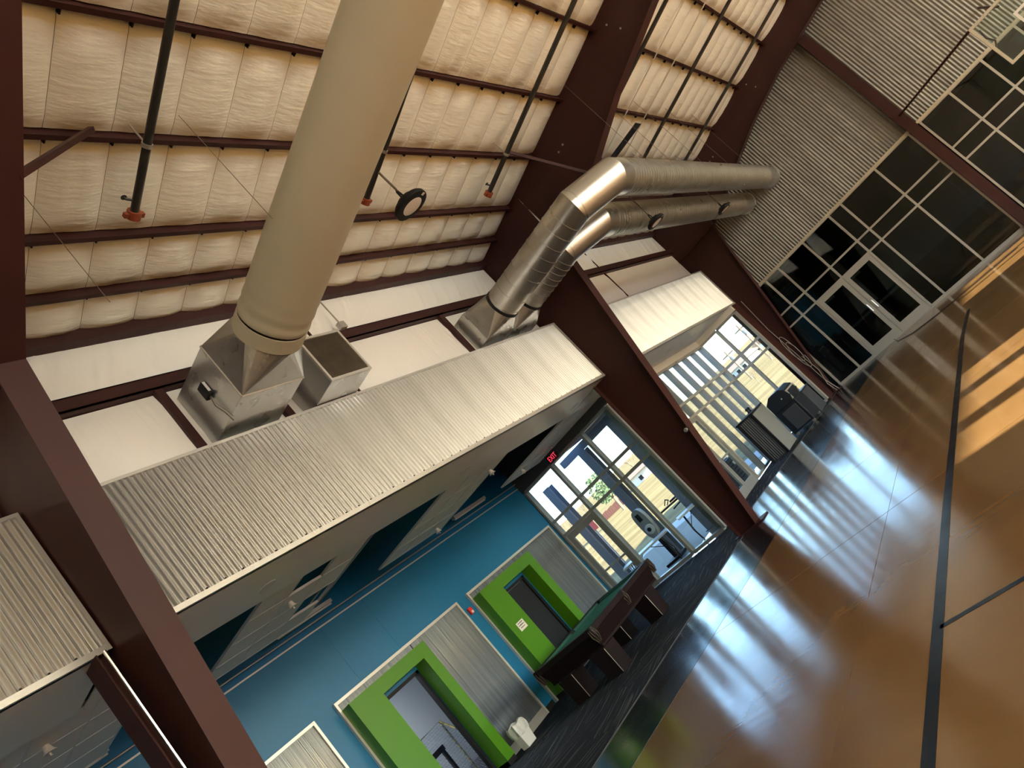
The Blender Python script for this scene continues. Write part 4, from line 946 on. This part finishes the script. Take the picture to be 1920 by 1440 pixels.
# ------------------------------------------------------------------ counter and black cabinet in the far bay
cc = empty('corrugated_counter', (-7.06, 18.5, 0), 'tall counter clad in ribbed metal in the far window bay', 'counter')
part('body', MB().box(-7.30, -6.84, 18.08, 19.05, 0.009, 1.27), M_spk2, cc)
part('ribbed_front', corr_y(-7.30, 8, 18.06, 0.05, lambda q: 1.25, amp=0.012, pit=0.0575), M_spk2, cc, smooth=True)  # ribs and side panel coloured darker to carry the shade of these faces
part('side_panel', MB().box(-6.84, -6.81, 18.08, 19.05, 0.02, 1.25), M_alud, cc)
part('frame', MB().box(-7.34, -7.29, 18.03, 18.08, 0.009, 1.30), M_black, cc); part('frame', MB().box(-6.86, -6.81, 18.03, 18.08, 0.009, 1.30), M_black, cc)
part('top', MB().box(-7.36, -6.79, 18.02, 19.08, 1.27, 1.31), M_black, cc)
for (y, l) in ((18.75, 'small dark figurine on the ribbed counter'), (18.92, 'second small dark figurine on the ribbed counter')):
    f_ = empty('figurine', (-7.1, y, 1.31), l, 'ornament', 'ornaments on the ribbed counter'); part('stand', MB().lathe((-7.1, y, 1.31), [(0.04, 0), (0.035, 0.03), (0.015, 0.07)], 10), M_black, f_); part('ball', MB().lathe((-7.1, y, 1.41), [(0.012, -0.045), (0.038, -0.02), (0.042, 0.0), (0.03, 0.03), (0.01, 0.042)], 12), M_black, f_, smooth=True)
bc_ = empty('black_arcade_cabinet', (-6.55, 19.9, 0), 'black cabinet with a chamfered hood standing between counter and glazed end wall', 'cabinet')
part('lower_body', MB().box(-6.92, -6.22, 19.45, 20.25, 0.09, 0.80), M_spk, bc_, bevel=0.01)
part('hood', MB().prism([(-6.90, 0.80), (-6.25, 0.80), (-6.20, 0.95), (-6.25, 1.14), (-6.38, 1.24), (-6.70, 1.24), (-6.90, 1.10)], 'y', 19.4, 20.3), M_spk, bc_, bevel=0.008)
part('hood_rim', MB().box(-6.24, -6.205, 19.42, 19.46, 0.82, 1.10).box(-6.24, -6.205, 20.24, 20.28, 0.82, 1.10).box(-6.24, -6.21, 19.46, 20.24, 1.06, 1.10).box(-6.24, -6.21, 19.46, 20.24, 0.95, 0.98), M_trim, bc_)
part('front_panel', MB().box(-6.75, -6.30, 19.435, 19.45, 0.14, 0.70), M_spk2, bc_, bevel=0.004)
part('latch', MB().lathe((-6.45, 19.435, 1.0), [(0.02, -0.045), (0.02, 0.0)], 10, 'y'), M_chrome, bc_)
for k, (wx, wy) in enumerate(((-6.85, 19.5), (-6.28, 19.5), (-6.85, 20.2), (-6.28, 20.2))):
    part('caster', MB().lathe((wx, wy - 0.02, 0.055), [(0.02, 0), (0.045, 0.004), (0.045, 0.036), (0.02, 0.04)], 14, 'y'), M_rod, bc_, smooth=True)
sb = empty('slate_side_box', (-6.4, 20.7, 0), 'dark slate box beside the black cabinet under the bay window', 'box')
part('body', MB().box(-6.60, -6.24, 20.4, 21.2, 0.009, 0.74), M_spk2, sb, bevel=0.008); part('lid', MB().box(-6.62, -6.22, 20.38, 21.22, 0.74, 0.78), M_spk, sb, bevel=0.006)

# ------------------------------------------------------------------ outdoors
gd = empty('ground', kind='structure')
def zg(x, y): return -0.12 + max(0, (y - 25)) * 0.056
gm_ = MB(); gm_.grid(lambda u, v: (-160 + 420 * u, -90 + 300 * v, zg(0, -90 + 300 * v) if (-160 + 420 * u) < 20 else -0.12), 42, 40)
part('dry_grass', gm_, M_field, gd)
for k in range(5): part('patio_slab', MB().box(-15.5, XG - 0.1, 14.44 + k * 2.2 + 0.006, 14.44 + (k + 1) * 2.2 - 0.006, -0.14, -0.02), M_patio, gd)
part('added_bounce_ground', MB().box(XR + 0.2, 60, -30, 40, -0.16, -0.06), M_bounce, gd)  # unseen pale ground, added to throw daylight up onto the ceiling
part('patio_slab', MB().box(XG - 0.09, -6.3, 21.5, 26, -0.14, -0.03), M_patio, gd)
# porch posts and canopy
for (x, y, l) in ((-11.9, 16.5, 'blue-grey porch post outside the bay window, seen through its door'), (-10.22, 16.5, 'blue-grey porch post outside the middle panes of the bay window'), (-8.98, 16.5, 'blue-grey porch post outside the bay window, next to the middle frame')):
    p = empty('porch_post', (x, y, -0.02), l, 'post', 'porch posts outside'); h_ = 0.125
    part('web', MB().box(x - 0.01, x + 0.01, y - h_ + 0.015, y + h_ - 0.015, -0.02, 3.55), M_bblue, p); part('flange', MB().box(x - h_, x + h_, y - h_, y - h_ + 0.015, -0.02, 3.55), M_bblue, p); part('flange', MB().box(x - h_, x + h_, y + h_ - 0.015, y + h_, -0.02, 3.55), M_bblue, p)
    part('base', MB().box(x - 0.16, x + 0.16, y - 0.16, y + 0.16, -0.02, 0.01), M_bblue, p)
cn = empty('porch_canopy', (-9.5, 16.4, 3.5), 'blue-grey porch canopy edge above the posts outside', 'canopy')
part('beam', MB().box(-11.0, -8.05, 16.42, 16.58, 3.55, 3.75), M_bblue, cn); part('deck', MB().hexa([(-11.0, 15.0, 3.82), (-8.0, 15.0, 3.82), (-8.0, 17.2, 3.75), (-9.6, 17.2, 3.75), (-11.0, 15.0, 3.86), (-8.0, 15.0, 3.86), (-8.0, 17.2, 3.79), (-9.6, 17.2, 3.79)]), M_bblue, cn)
# folding tables and stored exercise machines
def table(x, y, rz, l, k=1.0):
    t = empty('folding_table', (x, y, -0.02), l, 'table', 'folding tables on the patio'); t.rotation_euler = (0, 0, rz)
    part('table_top', MB().box(-0.92 * k, 0.92 * k, -0.37, 0.37, 0.715, 0.76), M_tabtop, t, local=True, bevel=0.006)
    for s in (-1, 1):
        for q in (-1, 1): part('leg', MB().tube([(s * k * 0.62, q * 0.28, 0.71), (s * k * 0.70, q * 0.26, 0.30), (s * k * 0.66, q * 0.33, 0.0)], 0.014, 6), M_black, t, local=True, smooth=True)
        part('stretcher', MB().tube([(s * k * 0.69, -0.26, 0.32), (s * k * 0.69, 0.26, 0.32)], 0.012, 6), M_black, t, local=True); part('stay', MB().tube([(s * k * 0.67, 0, 0.40), (s * k * 0.15, 0, 0.71)], 0.010, 6), M_black, t, local=True)
table(-9.95, 15.05, 0.5, 'pale folding table just outside the middle panes of the bay window', 0.75); table(-8.62, 15.80, 0.55, 'short pale folding table outside the bay window, next to the middle frame', 0.52)
em_ = empty('exercise_machine', (-10.0, 15.95, 0.0), 'grey exercise machine with a round flywheel outside the bay window', 'exercise machine', 'exercise machines on the patio')
em_.rotation_euler = (0, 0, 0.1)
ov = []
for k in range(28):
    a = 2 * PI * k / 28; ov.append((0.17 * (abs(math.cos(a)) ** 0.7) * (1 if math.cos(a) > 0 else -1), 1.12 + 0.42 * (abs(math.sin(a)) ** 0.7) * (1 if math.sin(a) > 0 else -1)))
part('housing', MB().prism(ov, 'y', -0.08, 0.08), M_shell, em_, local=True, smooth=True)
part('slot', MB().box(-0.06, 0.05, -0.095, -0.079, 1.22, 1.42), M_black, em_, local=True)
part('flywheel', MB().lathe((0.02, -0.08, 0.95), [(0.03, -0.05), (0.07, -0.05), (0.07, -0.035), (0.10, -0.035), (0.13, -0.02), (0.13, 0.0)], 26, 'y'), M_tabtop, em_, local=True, smooth=True)
part('hub', MB().lathe((0.02, -0.13, 0.95), [(0.055, -0.012), (0.055, 0.0)], 20, 'y'), M_black, em_, local=True)
part('foot', MB().box(-0.25, 0.25, -0.3, 0.3, -0.02, 0.05), M_black, em_, local=True); part('mast', MB().box(-0.05, 0.05, -0.05, 0.05, 0.05, 0.75), M_black, em_, local=True)
rm_ = empty('rowing_machine', (-9.35, 17.4, 0.0), 'grey rowing machine with dark rails and a handle outside the bay window', 'exercise machine', 'exercise machines on the patio')
part('drum', MB().lathe((0.35, -0.06, 0.98), [(0.02, -0.10), (0.17, -0.09), (0.19, -0.05), (0.19, 0.10), (0.17, 0.13), (0.02, 0.14)], 26, 'y'), M_shell, rm_, local=True, smooth=True)
part('rail', MB().box(-1.1, 0.3, -0.03, 0.03, 0.95, 1.0), M_black, rm_, local=True); part('rail', MB().hexa([(-0.6, -0.03, 0.82), (0.3, -0.03, 0.92), (0.3, 0.03, 0.92), (-0.6, 0.03, 0.82), (-0.6, -0.03, 0.86), (0.3, -0.03, 0.96), (0.3, 0.03, 0.96), (-0.6, 0.03, 0.86)]), M_black, rm_, local=True)
part('handle', MB().tube([(-0.75, 0, 1.05), (-0.62, 0, 1.16), (-0.55, 0, 1.10), (-0.68, 0, 1.02)], 0.014, 6), M_black, rm_, local=True); part('seat', MB().box(-0.5, -0.3, -0.12, 0.12, 1.02, 1.07), M_black, rm_, local=True, bevel=0.01)
part('lower_panel', MB().box(0.1, 0.5, -0.05, 0.05, 0.35, 0.80), M_shell, rm_, local=True)
for (a, b) in (((0.3, -0.2, -0.02), (0.35, 0, 0.9)), ((0.6, -0.25, -0.02), (0.3, 0, 0.6)), ((0.1, 0.2, -0.02), (0.4, 0, 0.6)), ((-1.0, 0, -0.02), (-1.0, 0, 0.95))): part('leg', MB().tube([a, b], 0.02, 6), M_black, rm_, local=True)

# ------------------------------------------------------------------ far background outside the bay windows
def house(x0, x1, y, z0, zw, zr, mw, mr, label, nwin=2, gable=False):
    h = empty('house', ((x0 + x1) / 2, y, z0), label, 'building', 'houses across the field')
    D = 6.0
    part('wall', MB().box(x0, x1, y, y + D, z0 - 0.5, zw), mw, h)
    xm = (x0 + x1) / 2
    if gable: part('roof', MB().prism([(x0 - 0.3, zw), (x1 + 0.3, zw), (xm, zr)], 'y', y - 0.3, y + D + 0.3), mr, h)
    else: part('roof', MB().prism([(y - 0.4, zw), (y + D + 0.4, zw), (y + D / 2, zr)], 'x', x0 - 0.3, x1 + 0.3), mr, h)
    for k in range(nwin):
        cx = x0 + (x1 - x0) * (k + 0.5) / nwin; w = part('window', MB().box(cx - 0.28, cx + 0.28, y - 0.06, y - 0.01, z0 + 0.25 * (zw - z0), z0 + 0.75 * (zw - z0)), M_hwhite, h)
        part('glazing', MB().box(cx - 0.22, cx + 0.22, y - 0.08, y - 0.06, z0 + 0.30 * (zw - z0), z0 + 0.70 * (zw - z0)), M_black, w)
house(-29.0, -26.3, 80, 2.9, 3.85, 4.5, M_hwall, M_hroof, 'pale blue house with dark windows beyond the far bay window', 3)
house(-28.6, -26.0, 92, 3.5, 4.3, 5.2, M_hwhite, M_hroof, 'white gabled house at the far edge of the field', 2, True)
house(-36.0, -33.0, 60, 1.7, 2.75, 3.45, M_hwhite, M_hroof, 'white walled shed with brown roof beyond the bay window', 1)
house(-38.5, -35.8, 75, 2.1, 3.3, 4.2, M_fence, M_hroof, 'brown house partly behind the middle frame, beyond the bay window', 1)
fc = empty('plank_fence', (-36, 55, 1.5), 'low red-brown plank fence in the dry field', 'fence')
for k in range(12): part('plank', MB().box(-37.3 + 0.25 * k, -37.3 + 0.25 * k + 0.22, 55, 55.05, 1.45, 2.2 + 0.03 * (k % 3)), M_fence, fc)
part('rail', MB().box(-37.3, -34.3, 55.05, 55.1, 1.9, 2.0), M_fence, fc)
def bare_tree(x, y, z0, h, seed, label, spread=0.55):
    rn = random.Random(seed); t = empty('bare_tree', (x, y, z0), label, 'tree', 'leafless trees across the field')
    tr = MB(); br = MB()
    tr.tube([(x, y, z0 - 0.2), (x + 0.05, y, z0 + h * 0.35)], 0.10 * h / 3, 6, radii=[0.05 * h / 2, 0.03 * h / 2])
    def grow(p, d, L, r, dep):
        q = p + d * L; br.tube([p, q], r, 4, caps=False, radii=[r, r * 0.6])
        if dep == 0: return
        for k in range(3): grow(q if k else p + d * L * 0.6, (d + Vector((rn.uniform(-1, 1), rn.uniform(-1, 1), rn.uniform(-0.2, 0.6))) * spread).normalized(), L * rn.uniform(0.6, 0.8), r * 0.6, dep - 1)
    p0 = Vector((x + 0.05, y, z0 + h * 0.3))
    for k in range(4): grow(p0, Vector((rn.uniform(-0.7, 0.7), rn.uniform(-0.7, 0.7), 1)).normalized(), h * 0.25, 0.022 * h / 2, 3)
    part('trunk', tr, M_bark, t); part('branches', br, M_bark, t, kind='stuff')
for i, (x, y, h, l) in enumerate(((-36.5, 69, 3.6, 'leafless tree above the shed roof line'), (-37.2, 65, 3.4, 'leafless tree left of the shed'), (-45.3, 65, 3.3, 'leafless tree over the plank fence, nearer the blue wall'), (-48.5, 65, 3.0, 'leafless tree closest to the blue wall, beyond the bay door'), (-16.9, 50, 1.3, 'leafless bush before the pale blue house'), (-16.7, 55, 1.2, 'leafless bush right of the pale blue house'), (-41.6, 66, 2.8, 'thin leafless tree behind the evergreen'))):
    bare_tree(x, y, zg(0, y), h, 20 + i, l)
ev = empty('evergreen_tree', (-31.9, 50, 1.3), 'small dark green tree seen through the bay window', 'tree')
part('trunk', MB().tube([(-31.9, 50, 1.2), (-31.8, 50, 3.0)], 0.12, 6), M_bark, ev)
lf_ = MB(); rn = random.Random(4)
for k in range(900):
    a = rn.uniform(0, 2 * PI); rr_ = rn.random() ** 0.5 * 1.25; hz = rn.uniform(-1, 1); q = Vector((-31.9 + rr_ * math.cos(a) * math.sqrt(1 - hz * hz * 0.8), 50 + rr_ * math.sin(a), 3.75 + hz * 1.2))
    u = Vector((rn.uniform(-1, 1), rn.uniform(-1, 1), rn.uniform(-1, 1))).normalized() * 0.13; v = u.orthogonal().normalized() * 0.08
    n0 = len(lf_.v); lf_.v += [tuple(q - u), tuple(q + v), tuple(q + u), tuple(q - v)]; lf_.f.append((n0, n0 + 1, n0 + 2, n0 + 3))
part('foliage', lf_, M_leaf, ev, kind='stuff')
for (x, y, h, l) in ((-18.1, 60, 6.4, 'utility pole with a crossarm, right one beyond the far bay window'), (-20.4, 60, 5.6, 'utility pole with a crossarm, left one beyond the far bay window')):
    z0 = zg(0, y); u = empty('utility_pole', (x, y, z0), l, 'utility pole', 'utility poles across the field')
    part('pole', MB().tube([(x, y, z0 - 0.2), (x, y, z0 + h - 2.4)], 0.09, 8), M_bark, u); part('crossarm', MB().box(x - 0.6, x + 0.6, y - 0.05, y + 0.05, z0 + h - 2.9, z0 + h - 2.78), M_bark, u); part('transformer', MB().lathe((x + 0.2, y - 0.2, z0 + h - 3.5), [(0.13, 0), (0.15, 0.05), (0.15, 0.4), (0.1, 0.45)], 10), M_shell, u)

# small fittings
wd = empty('wall_speaker', (-6.36, 14.95, 6.36), 'small round grey fitting with a thin cable on the far bay girt', 'fitting')
part('disc', MB().lathe((-6.37, 14.95, 6.36), [(0.10, 0.0), (0.10, 0.04), (0.06, 0.07)], 18, 'x'), M_rod, wd, smooth=True); part('cable', MB().tube([(-6.34, 14.95, 6.46), (-6.36, 14.92, 7.2)], 0.009, 6), M_wire, wd)
cm_ = empty('column_camera', (-5.75, 12.40, 2.05), 'small pale fitting on the edge of the middle column', 'fitting')
part('bracket', MB().box(-5.80, -5.70, 12.36, 12.42, 2.0, 2.1), M_black, cm_, bevel=0.005); part('eye', MB().lathe((-5.75, 12.36, 2.05), [(0.035, -0.03), (0.04, 0.0)], 14, 'y'), M_rod, cm_, smooth=True)

for (x, y, l) in ((-9.15, 18.3, 'dark outdoor condenser unit beside the far bay doors, nearer one'), (-9.15, 19.6, 'dark outdoor condenser unit beside the far bay doors, farther one')):
    ac = empty('condenser_unit', (x, y, -0.02), l, 'condenser', 'condenser units on the patio')
    part('casing', MB().box(x - 0.38, x + 0.38, y - 0.38, y + 0.38, 0.02, 0.78), M_spk2, ac, bevel=0.015); part('pad', MB().box(x - 0.45, x + 0.45, y - 0.45, y + 0.45, -0.02, 0.02), M_patio, ac)
    part('fan_guard', MB().lathe((x, y, 0.78), [(0.30, 0.0), (0.30, 0.02), (0.22, 0.03), (0.06, 0.035)], 20), M_black, ac, smooth=True)
    for k in range(6): part('louvre', MB().box(x + 0.38, x + 0.39, y - 0.32, y + 0.32, 0.12 + 0.1 * k, 0.16 + 0.1 * k), M_black, ac)
    part('label_plate', MB().box(x + 0.381, x + 0.392, y - 0.10, y + 0.12, 0.52, 0.62), M_paper, ac)
rs = empty('red_sign_board', (-14.2, 20.0, -0.12), 'red sign board on a thin post outside, seen through the bay door', 'sign')
part('post', MB().tube([(-14.15, 20.03, -0.12), (-14.15, 20.03, 2.1)], 0.025, 8), M_bblue, rs); part('board', MB().box(-14.30, -13.95, 19.98, 20.0, 1.80, 2.12), M_red, rs); part('board', MB().box(-14.62, -14.36, 19.98, 20.0, 1.72, 1.98), M_red, rs); part('arm', MB().box(-14.5, -14.1, 20.0, 20.02, 1.86, 1.90), M_bblue, rs)
